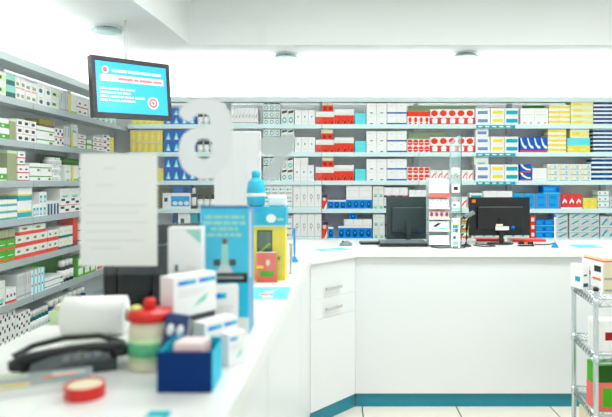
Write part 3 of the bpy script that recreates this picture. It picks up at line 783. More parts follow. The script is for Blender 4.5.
# navy meter leaning by the jar
t = thing('glucose_meter', 'navy handheld meter with two white discs, leaning by the red-lidded jar', 'meter', (-.387,1.360,1.0), .12)
T = Matrix.Rotation(-.16,4,'X') @ Matrix.Rotation(.16,4,'Y')
m = MB(); m.bbox(-.027,.027,-.008,.008,.006,.135,mat('navy_plastic',(.10,.22,.42),.35,noise=.03),.007,T,3); m.build('body', t)
m = MB(); 
for x in (-.011,.011): m.lathe([(.0085,0),(.0085,.0015)], cm('white'), 20, T=T @ Matrix.Translation((x,-.0081,.098)) @ Matrix.Rotation(PI/2,4,'X') @ Matrix.Scale(1.6,4,(0,1,0)))
o = m.build('disc', t); o['label'] = 'two white discs'
# white cartons
def pill(mb, T, x, z, w):
    mb.box(x, x+w*.5, -.0009, .001, z, z+.010, cm('sky'), T); mb.box(x+w*.5, x+w, -.0009, .001, z, z+.010, cm('teal'), T)
def pharm(loc, w, d, h, rz, label, pills=2, extra=None):
    t = MB(); T = None
    t.box(0,w,0,d,0,h,cm('white')); t.box(.002,w-.002,d*.48,d*.52,h-.0002,h+.0004,cm('lgrey'))
    for k in range(pills): t.box(w*(.10+k*.48), w*(.30+k*.48), -.0006,.001,h*.78,h*.88,cm('blue')); t.box(w*(.30+k*.48), w*(.50+k*.48), -.0006,.001,h*.78,h*.88,cm('aqua'))
    t.prismy([(w*.45,h*.2),(w*.6,h*.38),(w*.8,h*.5),(w*.72,h*.3)], -.0006, .001, cm('mint'))
    for k in range(3): t.box(w*.1, w*(.6+.1*k), -.0006, .001, h*(.5+.06*k), h*(.515+.06*k), cm('lgrey'))
    if extra: extra(t, w, h, d)
    o = t.build('medicine_box', None, loc, rz); return tag(o, label, 'box', 'white cartons on the left counter')
def ex(t,w,h,d):
    t.box(w*.2,w*.3,-.0008,.001,h*.62,h*.68,cm('dteal')); t.box(w*.2,w*.3,-.0008,.001,h*.48,h*.51,cm('lgrey'))
    n_=16; t.prismy([(w*(.68+.2*math.cos(2*PI*i/n_)), h*(.62)+w*.2*math.sin(2*PI*i/n_)) for i in range(n_)], -.0008, .001, cm('offw'))
    t.prismy([(w*.5,h*.98),(w*.98,h*.98),(w*.98,h*.86)], -.0008, .001, cm('mint')); t.box(w*.15,w*.22,-.0008,.001,h*.2,h*.225,cm('salmon'))
pharm((-.455,1.602,1.0006),.090,.05,.314,.03,'tallest white carton standing left in the group beside the cyan brochure stand',0,ex)
m = MB(); m.box(0,.13,0,.048,0,.1035,mat('dark_card',(.28,.30,.34),.5,noise=.05)); m.box(.02,.05,-.0006,.001,.01,.095,cm('lgrey')); m.box(.0,.13,.022,.026,.1033,.1039,cm('dark'))
o = m.build('medicine_box', None, (-.393,1.446,1.0006), .96); tag(o, 'dark grey carton under the upper white carton behind the navy box', 'box')
pharm((-.396,1.442,1.1046),.14,.05,.100,.96,'white carton with two blue bars, raised on the dark carton behind the navy box')
pharm((-.335,1.615,1.0006),.068,.04,.152,.35,'white carton with a single blue bar close before the cyan brochure stand',1)
pharm((-.320,1.440,1.0006),.112,.044,.094,.96,'lower white carton with two blue bars right of the navy box')
pharm((-.256,1.405,1.0006),.055,.028,.076,.90,'smallest white blue-bar carton at the worktop edge',1)
m = MB(); m.box(-.02,.02,-.03,.03,0,.004,cm('teal')); m.box(-.016,.016,-.026,.0,.004,.0043,cm('mint')); o = m.build('tag_card', None, (-.335,1.10,1.0)); tag(o, 'small teal card lying at the bottom edge of the photo', 'card')
# cyan brochure stand
t = thing('brochure_stand', 'tall cyan printed brochure stand with white headline on the left counter', 'display stand', (-.391,1.70,1.0))
bc = mat('brochure_blue', (.0,.76,.90), .6, noise=.06, scale=12); W_, D_, H_ = .138, .11, .370
m = MB(); m.box(0,W_,0,.003,0,H_,bc); m.box(0,W_,-.0006,.001,H_-.008,H_,cm('midblue'))
for r_, (a,b_) in enumerate(((.10,.92),(.06,.95),(.22,.78),(.14,.86))):
    x = a
    while x < b_-.03:
        w_ = min(random.uniform(.09,.2), b_-x); m.box(x*W_, (x+w_)*W_, -.0008, .001, H_-.038-r_*.017, H_-.028-r_*.017, cm('mint')); x += w_+.03
m.prismy([(W_*.42,.18),(W_*.45,.26),(W_*.57,.26),(W_*.60,.18)], -.0008, .001, cm('mint')); m.prismy([(W_*.34,.178),(W_*.42,.20),(W_*.60,.20),(W_*.68,.178)], -.001, .001, cm('lgrey'))
m.box(W_*.46,W_*.56,-.001,.001,.26,.275,cm('brown')); m.box(W_*.28,W_*.42,-.0012,.001,.198,.216,cm('dark')); m.box(W_*.60,W_*.74,-.0012,.001,.198,.216,cm('dark'))
m.box(W_*.22,W_*.98,-.0012,.001,.150,.178,cm('dark')); m.box(W_*.3,W_*.9,-.0014,.001,.160,.168,cm('grey')); m.box(0,W_,-.0008,.001,0,.05,cm('offw'))
o = m.build('front_panel', t); o['label'] = 'cyan advert front with white headline'
m = MB(); sl = mat('brochure_side', (.30,.58,.76), .4, noise=.06, scale=12)
m.box(W_-.003,W_,.0031,D_,0,H_-.01,sl); m.box(0,.003,.0031,D_,0,H_-.01,sl); m.box(.0031,W_-.0031,D_-.003,D_,0,H_-.01,sl); m.box(.0031,W_-.0031,.0031,D_-.0031,0,.004,sl)
m.prism([(W_-.001,.02),(W_+.0006,.02),(W_+.0006,.05),(W_-.001,.05)], .16, .35, cm('lgrey')); m.build('side_panel', t)
for i in range(4):
    o = MB().box(.008,W_-.008,.012+i*.024,.028+i*.024,.0045,H_-.03+.006*i,cm('aqua' if i%2 else 'offw')).build('brochure_stack', t)
# black monitor
def monitor(name, TLp, TRp, BRp, BLp, Yl, Yr, label, sd, base=None, back=True, neck_w=.03, extras=None):
    TL_, TR_, BL_, BR_ = P(*TLp,Yl), P(*TRp,Yr), P(*BLp,Yl), P(*BRp,Yr)
    cen = (TL_+TR_+BL_+BR_)/4; w = ((TR_-TL_).length+(BR_-BL_).length)/2; h = ((TL_-BL_).length+(TR_-BR_).length)/2
    d = ((TR_+BR_)-(TL_+BL_)); rz = math.atan2(d.y, d.x)
    t = thing(name, label, 'monitor', (cen.x, cen.y, 1.0), rz)
    z0 = cen.z-1.0-h/2; z1 = z0+h
    m = MB(); m.bbox(-w/2, w/2, 0, .022, z0, z1, sd, .006, seg=3); m.build('frame', t)
    m = MB(); m.bbox(-w*.38, w*.38, -.022, .004, z0+h*.16, z1-h*.24, sd, .008); m.box(-w*.36,w*.36,-.0235,-.0215,z1-h*.26,z1-h*.25,M_gplast)
    for k in range(7): m.box(-w*.25+k*w*.07,-w*.25+k*w*.07+w*.03,-.0228,-.021,z0+h*.2,z0+h*.26,M_black)
    m.build('rear_cover', t)
    m = MB(); m.box(-w/2+.012,w/2-.012,.0221,.0235,z0+.015,z1-.012,mat('screen_glass',(.03,.04,.05),.1)); m.build('screen', t)
    m = MB(); m.bbox(-neck_w/2, neck_w/2, -.036, -.0225, .008, z0+h*.45, sd, .003); m.build('neck', t)
    m = MB(); m.lathe([(.5,0),(.5,.006),(.40,.010),(.2,.012)], sd, 40, T=Matrix.Translation((0,.0,0)) @ Matrix.Diagonal((w*.42,.17,1,1))); m.build('foot', t)
    if extras: extras(t, w, h, z0, z1)
    return t
monitor('computer_monitor',(104,227),(203,222),(203,297),(104,311),2.04,2.20,'black computer monitor half hidden behind the paper notice', M_black)
# telephone
t = thing('telephone', 'black desk telephone on a slope lying on the left counter', 'telephone', (-.632,1.415,1.0006), .38)
t.scale = (.88,.88,.62)
m = MB(); T = Matrix.Rotation(0,4,'X')
m.prismy([(-.115,0),(.115,0),(.115,.045),(-.115,.022)], -.085, .085, M_dark); m.build('base', t)
m = MB(); Tb = Matrix.Translation((0,0,.0345)) @ Matrix.Rotation(-.0997,4,'Y')
for i in range(4):
    for j in range(3): m.bbox(-.02+i*.026,-.002+i*.026,-.06+j*.022,-.044+j*.022,0,.006,M_gplast,.002,Tb)
m.box(.015,.085,.03,.07,0,.003,cm('palegreen'),Tb); o = m.build('keypad', t); o['label'] = 'grey keys and pale display'
m = MB(); path = [(-.135,-.055,.045),(-.10,-.062,.065),(-.05,-.066,.083),(.0,-.068,.092),(.06,-.066,.09),(.11,-.06,.078),(.135,-.055,.062)]
m.tube(path, [.018,.022,.015,.013,.015,.022,.018], M_black, 16)
m.lathe([(.024,-.022),(.027,-.010),(.020,.004)], M_black, 20, (-.118,-.058,.052)); m.lathe([(.024,-.03),(.027,-.018),(.020,-.004)], M_black, 20, (.122,-.058,.078)); m.build('handset', t)
m = MB(); m.tube([(-.13,.06,.02),(-.145,.08,.03),(-.10,.10,.055),(-.02,.10,.075),(.07,.09,.075),(.13,.05,.055),(.14,0,.04),(.136,-.04,.055)], .011, M_black, 10); m.build('cord', t)
# catalogues
def booklet(cx, cy, w, d, rz, cols, label, h=.008, tilt=0, name='catalogue', z=1.0):
    m = MB(); m.box(-w/2,w/2,-d/2,d/2,0,h,cm('offw'))
    m.box(-w/2,w/2,-d/2,d/2,h,h+.0006,cm(cols[0]))
    for i, c_ in enumerate(cols[1:]):
        u = random.uniform(-.4,.2); v = -.4+.8*i/max(1,len(cols)-1)
        m.box(u*w, (u+.25)*w, v*d, (v+.12)*d, h, h+.0012, cm(c_))
    o = m.build(name, None, (cx,cy,z), rz); return tag(o, label, 'magazine' if name != 'leaflet' else 'leaflet')
booklet(-.660,1.262,.26,.10,.38,['grey','yellow','teal','orange','offw','palegreen'],'grey catalogue with coloured spots in front of the telephone',.018)
booklet(-.500,1.59,.08,.14,-.45,['purple','offw','pink','lgrey'],'purple and white magazine between the telephone and the jar',.010)
booklet(-.66,1.12,.16,.10,.2,['offw','lgrey'],'flat white sheet at the lower left corner of the counter',.002,name='leaflet')
# paper roll
t = thing('paper_roll', 'thick white paper roll lying behind the telephone', 'paper roll', (-.690,1.70,1.0), .12)
T = Matrix.Translation((0,0,.056)) @ Matrix.Rotation(PI/2,4,'Y')
m = MB(); m.lathe([(.05,-.085),(.055,-.083),(.055,.083),(.05,.085)], M_paper, 40, T=T); m.build('roll', t)
m = MB(); m.lathe([(.018,-.088),(.018,.088)], cm('khaki'), 24, T=T); m.build('core', t)
m = MB(); m.box(-.083,.083,-.12,-.01,0,.0012,M_paper); m.build('loose_end', t)
# pale tray behind
m = MB(); m.bbox(0,.17,0,.09,0,.04,cm('palegreen'),.004); m.bbox(.01,.16,.01,.08,.041,.055,cm('cream'),.003); o = m.build('storage_box', None, (-.885,1.83,1.0), .05); tag(o, 'pale green flat box beside the black monitor behind the paper roll', 'box')
# yellow display
t = thing('display_box', 'tall yellow counter display with dark green picture behind the cyan stand', 'display box', (-.375,2.64,1.0))
m = MB(); m.box(0,.145,0,.10,0,.235,cm('yellow')); m.box(.02,.088,-.001,.001,.10,.222,cm('dgreen')); m.box(.026,.082,-.0014,.001,.14,.215,mat('dull_green_print',(.38,.46,.40),.5))
for k in range(5): m.box(.03+k*.009,.045+k*.009,-.0018,.001,.125+.008*k,.131+.008*k,cm('lime'))
m.box(.105,.122,-.001,.001,.09,.105,cm('olive')); m.build('printed_box', t)
m = MB(); m.box(-.002,.147,-.002,.102,.2352,.245,cm('offw')); o = m.build('lid', t); o['label'] = 'off-white lid'
o = MB(); o.box(0,.17,0,.12,0,.080,cm('aqua')); o.prismy([(.105+.022*math.cos(a*PI/10),.03+.019*math.sin(a*PI/10)) for a in range(20)], -.001, .001, cm('white')); o.box(0,.06,-.001,.001,.055,.08,cm('sky'))
o.box(.13,.16,-.001,.001,.02,.032,cm('mint'))
o = o.build('carton', None, (-.395,2.62,1.2452)); tag(o, 'bright cyan carton with a white oval, on the yellow display', 'box')
t = thing('bottle', 'teal rounded bottle with white band standing on the cyan carton', 'bottle', (-.365,2.68,1.3255))
m = MB(); m.lathe([(.028,0),(.040,.01),(.042,.07),(.036,.11),(.018,.13)], cm('aqua'), 24); m.build('body', t)
m = MB(); m.lathe([(.0424,.045),(.0424,.06)], cm('white'), 24); m.build('label_band', t)
m = MB(); m.lathe([(.018,.1302),(.02,.15),(.014,.162)], cm('aqua'), 20); m.build('cap', t)
m = MB(); m.bbox(0,.085,0,.05,0,.05,cm('white'),.018,seg=4); o = m.build('carton', None, (-.310,2.655,1.3258)); tag(o, 'rounded white pouch on the cyan carton beside the teal bottle', 'pouch')
m = MB(); m.box(0,.088,0,.035,0,.128,cm('salmon')); m.box(.015,.075,-.001,.001,.025,.05,cm('green')); m.box(0,.03,-.001,.001,.06,.072,cm('yellow')); m.prismy([(.05+.009*math.cos(a*PI/8),.085+.014*math.sin(a*PI/8)) for a in range(16)],-.001,.001,cm('cream')); m.box(.088,.0884,0,.035,0,.128,cm('green')); m.box(0,.088,0,.035,.128,.1284,cm('offw'))
o = m.build('carton', None, (-.350,2.585,1.0)); tag(o, 'salmon red carton with green label before the yellow display', 'box')
booklet(-.262,2.33,.15,.25,.03,['cyan','offw','orange','pink','mint'],'cyan-edged leaflet lying before the salmon carton',.002,name='leaflet')
booklet(-.36,2.05,.11,.15,.3,['offw','mint'],'white leaflet lying behind the cyan brochure stand',.002,name='leaflet')
# tall white display board behind
t = thing('display_board', 'tall plain white display board behind the letter a', 'display board', (-.605,2.93,1.0))
m = MB(); m.bbox(0,.228,0,.03,.02,.685,mat('white_board',(.96,.96,.96),.4,noise=.005),.004); m.build('board', t)
m = MB(); m.bbox(-.01,.238,-.05,.08,0,.0195,M_wplast,.004); m.build('base', t)
m = MB()
for k in range(3): m.box(.03+k*.06,.032+k*.06,-.0008,.001,.05,.66,cm('offw'))
m.build('fold', t)
# posts and pens
def pen_stand(x, y, ztop, label, blue, body):
    g = G(x,y); t = thing('pen_stand', label, 'pen', (g.x,g.y,1.0), 0, 'counter pens on stands')
    MB().lathe([(.022,0),(.022,.006),(.006,.03),(.005,.034)], cm(blue), 20).build('base', t)
    MB().lathe([(.003,.0345),(.006,.05),(.006,ztop-.04),(.006,ztop-.03)], cm(body), 12).build('barrel', t)
    MB().lathe([(.0065,ztop-.0295),(.0065,ztop-.005),(.003,ztop)], cm(blue), 12).build('cap', t)
pen_stand(294.5,262,.185,'blue pen upright on a small stand at the counter corner','blue','blue')
pen_stand(555,247.5,.23,'pale long pen on a blue cone stand on the rear counter','blue','lgrey')
t = thing('post', 'short grey metal post at the inner corner of the left counter', 'post', G(291,274))
MB().lathe([(.012,0),(.012,.004),(.007,.006),(.007,.135),(.009,.137),(.009,.145)], M_steel, 16).build('rod', t)

# ------------------------------------------------------------------ things on the rear counter
t = thing('computer_mouse', 'grey computer mouse on the rear counter by the corner', 'mouse', G(346,245.5), .3)
m = MB(); prof = [(1,0),(1,.1),(.93,.45),(.7,.8),(.3,.98),(.02,1)]
m.lathe([(r*.5,z*.03) for r,z in prof], M_gplast, 28, T=Matrix.Diagonal((.09,.058,1,1))); m.build('body', t)
m = MB(); m.lathe([(.006,-.003),(.006,.003)], M_black, 14, T=Matrix.Translation((-.022,0,.0285)) @ Matrix.Rotation(PI/2,4,'X')); m.build('scroll_wheel', t)
def keyboard(x0, x1, y, d, label, rz=0):
    a, b_ = G(x0,y), G(x1,y); w = b_.x-a.x
    t = thing('keyboard', label, 'keyboard', (a.x,a.y,1.0), rz)
    T = Matrix.Rotation(.07,4,'X')
    m = MB(); m.bbox(0,w,0,d,0.001,.022,M_black,.004,T); m.build('base', t)
    m = MB(); nx = int(w/.019)
    for i in range(nx):
        for j in range(5): m.box(.006+i*(w-.012)/nx,.006+(i+.85)*(w-.012)/nx,.008+j*d*.18,.008+j*d*.18+d*.15,.0222,.027,M_gplast,T)
    o = m.build('keys', t); o['kind'] = 'stuff'
    return t
keyboard(380,428,247,.15,'black keyboard before the left monitor on the rear counter',.02)
m = MB(); m.bbox(0,.15,0,.10,0,.016,M_black,.005); m.box(.01,.14,.02,.09,.0161,.018,M_gplast); o = m.build('card_terminal', None, (.165,4.10,1.0), .1); tag(o, 'flat dark card reader between the mouse and the keyboard', 'card reader')
def exA(t,w,h,z0,z1):
    o = MB().lathe([(.011,0),(.011,.001)], cm('royal'), 16, T=Matrix.Translation((w*.27,-.0005,z0+h*.14)) @ Matrix.Rotation(PI/2,4,'X')).build('sticker', t); o['label'] = 'round blue sticker'
def exB(t,w,h,z0,z1):
    o = MB().bbox(-w*.46,-w*.40,-.0015,-.0003,z1-h*.14,z1-h*.06,cm('orange'),.0004).build('sticker', t); o['label'] = 'orange sticker'
    o = MB().box(-w*.10,w*.12,-.0385,-.0370,z0+h*.15,z0+h*.25,cm('lgrey')); o = o.build('label_plate', t); o['label'] = 'silver rating label'
    o = MB().box(-w*.09,w*.02,-.0388,-.0374,z0+h*.26,z0+h*.31,cm('cream')).build('sticker', t); o['label'] = 'cream sticker'
    o = MB().lathe([(.014,0),(.014,.001)], cm('royal'), 16, T=Matrix.Translation((w*.20,-.0235,z0+h*.21)) @ Matrix.Rotation(PI/2,4,'X')).build('sticker', t); o['label'] = 'blue sticker'
monitor('computer_monitor',(387,197),(429,196.5),(428,237.5),(386,241),4.22,4.25,'dark grey monitor seen from behind, left of the product rack', M_dark, neck_w=.035, extras=exA)
monitor('computer_monitor',(469,197),(530,197.5),(530,236),(470,235),4.16,4.18,'wide black monitor seen from behind with orange sticker', M_black, neck_w=.03, extras=exB)
# product rack
Y = 3.98; xa, xb = (428.5-CX)*Y/F, (450.5-CX)*Y/F; w = xb-xa
t = thing('product_rack', 'white tiered product rack between the two monitors', 'rack', (xa, Y, 1.0))
MB().box(0,w,.10,.106,0,.46,M_wplast).build('back_panel', t)
TZ = [.02,.11,.19,.26,.34]
for z in TZ:
    MB().box(.003,w-.003,0,.0995,z-.008,z,M_wplast).build('tier', t)
for x in (0,w-.003): MB().box(x,x+.0028,0,.0995,0,.46,M_acryl).build('side_panel', t)
o = MB().box(.0031,w-.0031,-.004,-.0002,.33,.36,cm('salmon')).build('header_strip', t); o['label'] = 'salmon red header strip'
rk = [(0,.055,.08,1,'plain','plain white carton'),(1,.06,.07,1,'picture','white carton with dark picture'),(2,.05,.05,4,'pastel','small pastel carton'),(3,.06,.05,5,'script','slim white carton'),(4,.11,.06,1,'plain','tall plain white carton')]
for k,(ti,h_,d_,n_,st,ds) in enumerate(rk):
    block(Vector((xa+.006, Y+.005,0)), Vector((1,0,0)), 0, w-.012, h_, d_, 1.0+TZ[ti]+.0002, n_, 1, st, ds, 'white rack %s tier' % ['lowest','second','third','fourth','highest'][k], '%s on the white rack' % ds)
M_dteal = mat('green_glass_edge', (.10,.30,.28), .2)
# clear acrylic tower
xa, xb = (450.5-CX)*Y/F, (461-CX)*Y/F; w = xb-xa-.004
t = thing('acrylic_tower', 'tall narrow clear acrylic tower right of the white rack', 'display tower', (xa+.004, Y, 1.0))
m = MB(); m.prismy([(0,0),(w,0),(w,.755),(0,.70)], .055, .058, M_acryl); m.build('back_panel', t)
for x, zt in ((0,.69),(w-.003,.745)):
    MB().box(x,x+.003,0,.0548,0,zt,M_acryl).build('side_panel', t)
MB().box(w+.0002,w+.0032,-.003,.012,0,.75,M_dteal).build('corner_strip', t)
for z in (.003,.12,.24,.36,.48,.60): MB().box(.0032,w-.0032,0,.0545,z-.003,z,M_acryl).build('tier', t)
for k, (z, st, h_) in enumerate(((.003,'tealw',.09),(.12,'cwy',.07),(.24,'tealw',.06),(.36,'blk',.06),(.48,'pale',.05))):
    block(Vector((xa+.009, Y+.004,0)), Vector((1,0,0)), 0, w-.010, h_, .04, 1.0+z+.0002, 1, 1, st, 'small %s carton' % ['teal-marked','teal and yellow','mint-banded','black-squared','pale'][k], 'clear tower %s tier' % ['lowest','second','third','fourth','fifth'][k], 'cartons in the clear tower')
# chrome rods before the tower
for k, x in enumerate((452,459)):
    m = MB(); m.lathe([(.012,0),(.012,.004),(.007,.006),(.007,.19),(.004,.195)], M_chrome, 14); o = m.build('metal_rod', None, ((x-CX)*3.92/F,3.92,1.0)); tag(o, ['left','right'][k]+' short chrome rod at the foot of the clear tower', 'rod', 'chrome rods')
# scanner on stand
t = thing('barcode_scanner', 'dark barcode scanner on a curved stand before the right monitor', 'scanner', ((466-CX)*4.0/F, 4.0, 1.0))
MB().lathe([(.035,0),(.035,.006),(.02,.014),(.012,.018)], M_black, 24).build('foot', t)
m = MB(); m.tube([(0,0,.016),(.004,0,.06),(.004,0,.12),(.012,0,.17),(.03,-.005,.205)], .009, M_black, 12); m.build('stem', t)
T = Matrix.Translation((.028,-.005,.215)) @ Matrix.Rotation(-.5,4,'Y')
m = MB(); m.bbox(-.045,.03,-.02,.02,-.012,.016,M_gplast,.008,T,3); m.bbox(-.052,-.046,-.017,.017,-.010,.013,M_black,.002,T); o = m.build('head', t); o['label'] = 'grey scanner head'
# cables
def cable(pts, label):
    P_ = [Vector(p) for p in pts]; out = []
    for i in range(len(P_)-1):
        p0, p1, p2, p3 = P_[max(i-1,0)], P_[i], P_[i+1], P_[min(i+2,len(P_)-1)]
        for k in range(6):
            s_ = k/6; out.append(.5*((2*p1)+(p2-p0)*s_+(2*p0-5*p1+4*p2-p3)*s_*s_+(-p0+3*p1-3*p2+p3)*s_**3))
    out.append(P_[-1]); o = MB().tube(out, .004, M_dark, 8).build('cable'); tag(o, label, 'cable')
zc_ = 1.0045
cable([(.625,3.95,zc_),(.64,3.91,zc_),(.68,3.88,zc_),(.73,3.90,zc_),(.78,3.87,zc_),(.84,3.90,zc_)], 'dark cable curling on the counter just before the white rack')
cable([(.93,4.05,zc_),(.98,3.97,zc_),(1.06,3.99,zc_),(1.02,4.08,zc_),(.96,4.10,zc_+.003),(.99,4.22,zc_)], 'dark looped cable in front of the right monitor foot')
cable([(1.36,4.10,zc_),(1.42,4.08,zc_),(1.50,4.14,zc_),(1.56,4.25,zc_)], 'thin dark cable right of the red document folders')
# red files, stapler, sheets
for k, (xx, yy, w_, rz, lab) in enumerate(((1.02,4.345,.2,0,'red document folder behind the right monitor foot'),(1.27,4.30,.24,.03,'red document folder right of the right monitor foot'))):
    m = MB(); m.box(0,w_,0,.12,0,.014,cm('offw')); m.box(-.002,w_+.002,-.002,.12,.0141,.017,cm('salmon')); m.box(-.002,w_+.002,-.004,-.0005,0,.017,cm('red2')); o = m.build('folder', None, (xx,yy,1.0), rz); tag(o, lab, 'folder', 'red document folders')
t = thing('stapler', 'black stapler with orange patch beside the right monitor', 'stapler', (1.225,4.02,1.0), .05)
m = MB(); m.bbox(0,.105,-.016,.016,0,.008,M_black,.003); m.build('base', t)
m = MB(); m.bbox(0,.10,-.013,.013,.012,.032,M_black,.006); m.box(.095,.103,-.01,.01,.006,.014,M_black); m.build('arm', t)
o = MB().bbox(.035,.058,-.0145,-.012,.014,.030,cm('orange'),.0008).build('patch', t); o['label'] = 'orange patch'
booklet(1.66,3.98,.17,.20,0,['cyan','mint'],'cyan leaflet lying on the rear counter beside the pen stand',.003,name='leaflet')
booklet(-.03,3.80,.20,.12,.45,['cyan','offw','pink'],'cyan leaflet on the worktop corner by the mouse',.002,name='leaflet')
booklet(-.19,4.0,.2,.14,.2,['offw','mint','lgrey'],'white leaflet on the worktop corner behind the cyan leaflet',.002,name='leaflet')

# ------------------------------------------------------------------ chrome wire trolley at the right
X0, Yn, Yf, X1 = 1.262, 2.90, 3.32, 1.95
t = thing('wire_trolley', 'chrome wire shelf trolley standing at the right edge', 'trolley', (0,0,0))
Xf = X0+.06
for (x,y) in ((X0,Yn),(Xf,Yf),(X1,Yn),(X1,Yf)):
    m = MB(); m.lathe([(.012,.03),(.0125,.035),(.0125,.90),(.011,.905)], M_chrome, 16, (x,y,0))
    pst = m.build('post', t)
    c = MB(); c.lathe([(.014,.9055),(.014,.918),(.008,.925)], M_black, 16, (x,y,0)); c.build('cap', pst)
    c = MB(); c.lathe([(.014,0),(.018,.006),(.018,.02),(.010,.0295)], M_black, 16, (x,y,0)); c.build('foot', pst)
for z in (.865,.59,.295,.10):
    m = MB(); cor = [(X0,Yn),(X1,Yn),(X1,Yf),(Xf,Yf)]
    for i in range(4):
        a, b_ = Vector(cor[i]+(0,)), Vector(cor[(i+1)%4]+(0,)); dd = (b_-a).normalized()*.0155; a += dd; b_ -= dd
        for dz in (0,-.038): m.tube([a+Vector((0,0,z+dz)), b_+Vector((0,0,z+dz))], .0045, M_chrome, 8)
        n_ = int((b_-a).length/.022)
        pts = [a+(b_-a)*(k/n_)+Vector((0,0,z-.003 if k%2 else z-.035)) for k in range(n_+1)]
        m.tube(pts, .003, M_chrome, 6)
    n_ = 15
    for k in range(1,n_):
        y = Yn+(Yf-Yn)*k/n_; xl = X0+(Xf-X0)*k/n_
        m.tube([(xl,y,z),(X1,y,z)], .0022, M_chrome, 6)
    for (x,y) in cor: m.lathe([(.0150,z-.035),(.0165,z-.03),(.0150,z+.003)], M_chrome, 16, (x,y,0))
    m.build('wire_shelf', t)
def tbox(x, y, z, w, d, h, rz, base, prims, label, g='cartons on the chrome trolley'):
    m = MB(); m.box(0,w,0,d,0,h,cm(base)); dd = .0006
    for p in prims:
        dd += .0003
        if p[0] == 'F': m.box(p[1]*w,p[3]*w,-dd,.001,p[2]*h,p[4]*h,cm(p[5]))
        else: m.box(-dd,.001,p[1]*d,p[3]*d,p[2]*h,p[4]*h,cm(p[5]))
    o = m.build('carton', None, (x,y,z), rz); tag(o, label, 'box', g)
zt = .8695
tbox(1.352,3.02,zt,.30,.20,.155,.12,'cream',[('S',0,0,1,1,'white'),('S',.1,.66,.42,.86,'dark'),('S',.1,.38,.5,.46,'orange'),('S',.6,.5,.7,.62,'navy'),('F',.02,.06,.9,.12,'grey'),('F',.02,.44,.9,.5,'grey'),('S',.1,.1,.8,.14,'lgrey')],'cream and white printed carton lying on the trolley top')
tbox(1.292,3.13,zt,.042,.10,.125,.25,'white',[('F',.1,.1,.8,.25,'dteal'),('F',.2,.55,.6,.62,'dteal'),('S',.2,.3,.6,.5,'teal')],'small white carton at the left of the trolley top')
tbox(1.36,3.03,zt+.1555,.31,.19,.022,.12,'cream',[('F',0,0,1,.3,'red'),('S',0,0,1,.3,'red')],'flat cream box with red edge, topmost on the trolley')
z2 = .5945
tbox(1.297,2.955,z2,.30,.11,.15,.05,'white',[('F',.12,.35,.6,.62,'maroon'),('F',.3,.8,.8,.92,'brown'),('F',.3,.08,.7,.18,'orange'),('S',.1,.1,.9,.9,'offw')],'white carton with maroon block on the trolley middle shelf')
z3 = .2995
tbox(1.290,2.950,z3,.34,.11,.225,.04,'green',[('F',0,.62,1,1,'dgreen'),('F',0,0,1,.62,'salmon'),('F',.08,.08,.22,.5,'green'),('F',.28,.1,.5,.28,'cream'),('F',.28,.36,.5,.54,'cream'),('F',.58,.1,.8,.28,'offw'),('F',.58,.36,.8,.54,'offw'),('S',0,0,1,.55,'salmon')],'green carton with orange-red checks on the trolley lower shelf')
tbox(1.31,2.98,.1045,.34,.24,.13,.0,'cream',[('F',0,.3,1,.5,'orange')],'cream carton with orange band on the trolley bottom shelf')

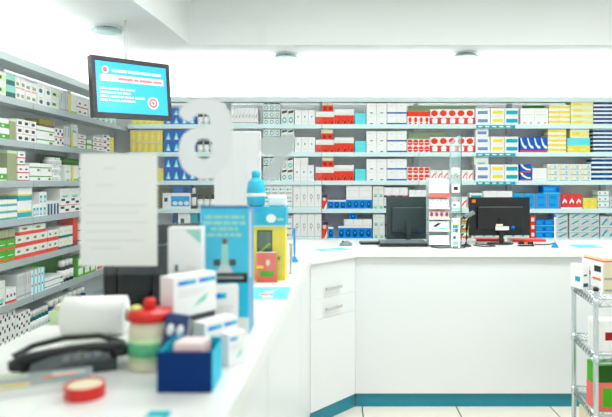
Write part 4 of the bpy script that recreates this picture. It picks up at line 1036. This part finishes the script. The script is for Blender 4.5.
# ------------------------------------------------------------------ the 300 cartons that show largest stay single, the others form one object
def keep_largest(limit=270):
    bpy.context.view_layer.update(); dg = bpy.context.evaluated_depsgraph_get(); scn = bpy.context.scene
    eye = Vector((0,0,H)); res = []
    clear = ('pane', 'side_panel', 'acrylic')
    def sees(p, o):
        org = eye.copy(); d = (p-org); dist = d.length; d.normalize()
        for _ in range(8):
            ok, loc, nrm, idx, ob, mw = scn.ray_cast(dg, org, d)
            if not ok or (loc-eye).length > dist-.003: return True
            if ob.name == o.name: return True
            if ob.name.split('.')[0] not in clear: return False
            org = loc+d*.0005
        return False
    for o in [o for o in C.objects if o.name.startswith('medicine_box') and 'shelf' in o['label']]:
        mw = o.matrix_world; bb = [Vector(c) for c in o.bound_box]
        x0, x1 = bb[0].x, bb[6].x; z0, z1 = bb[0].z, bb[6].z; y0 = bb[0].y
        seen = tot = 0
        for u in (.08,.3,.5,.7,.92):
            for v in (.1,.5,.9):
                p = mw @ Vector((x0+(x1-x0)*u, y0, z0+(z1-z0)*v)); tot += 1
                px, py = CX+p.x*F/p.y, HY-(p.z-H)*F/p.y
                if 0 < px < 612 and 0 < py < 417 and sees(p, o): seen += 1
        cc = mw @ Vector(((x0+x1)/2, y0, (z0+z1)/2)); n = (mw.to_3x3() @ Vector((0,-1,0))).normalized(); vv = (eye-cc)
        area = (x1-x0)*(z1-z0)*max(0, n.dot(vv.normalized()))/vv.length_squared*seen/tot
        res.append((area, o.name, o))
    res.sort(key=lambda r: (-r[0], r[1]))
    rest = [r[2] for r in res[limit:]]
    vs, fs, mi, ms = [], [], [], []
    for o in rest:
        me = o.data; b0 = len(vs); mw = o.matrix_world
        loc = []
        for m in me.materials:
            if m not in ms: ms.append(m)
            loc.append(ms.index(m))
        vs += [tuple(mw @ v.co) for v in me.vertices]
        for p in me.polygons: fs.append([b0+i for i in p.vertices]); mi.append(loc[p.material_index])
    me = bpy.data.meshes.new('small_medicine_boxes'); me.from_pydata(vs, [], fs)
    for m in ms: me.materials.append(m)
    me.polygons.foreach_set('material_index', mi); me.update()
    for o in rest: bpy.data.objects.remove(o)
    o = bpy.data.objects.new('small_medicine_boxes', me); C.objects.link(o)
    tag(o, 'smaller and half-hidden medicine cartons filling the shelves around the larger ones', 'boxes'); o['kind'] = 'stuff'
keep_largest()

# ------------------------------------------------------------------ world, camera, view
wld = bpy.data.worlds.new('World'); bpy.context.scene.world = wld; wld.use_nodes = True
bg = wld.node_tree.nodes['Background']; bg.inputs[0].default_value = (.93,.97,1,1); bg.inputs[1].default_value = 1.6
cam = bpy.data.cameras.new('Camera'); co = bpy.data.objects.new('Camera', cam); C.objects.link(co)
cam.sensor_width = 36; cam.lens = 36*F/612; co.location = (0,0,H); co.rotation_euler = (PI/2,0,0)
cam.shift_x = -(CX-306)/612; cam.shift_y = -(208.5-HY)/612
cam.dof.use_dof = True; cam.dof.focus_distance = 4.6; cam.dof.aperture_fstop = 2.2; cam.clip_start = .05
sc = bpy.context.scene; sc.camera = co
vs = sc.view_settings; vs.view_transform = 'Standard'; vs.look = 'None'; vs.gamma = 1; vs.use_curve_mapping = False; vs.exposure = -.45
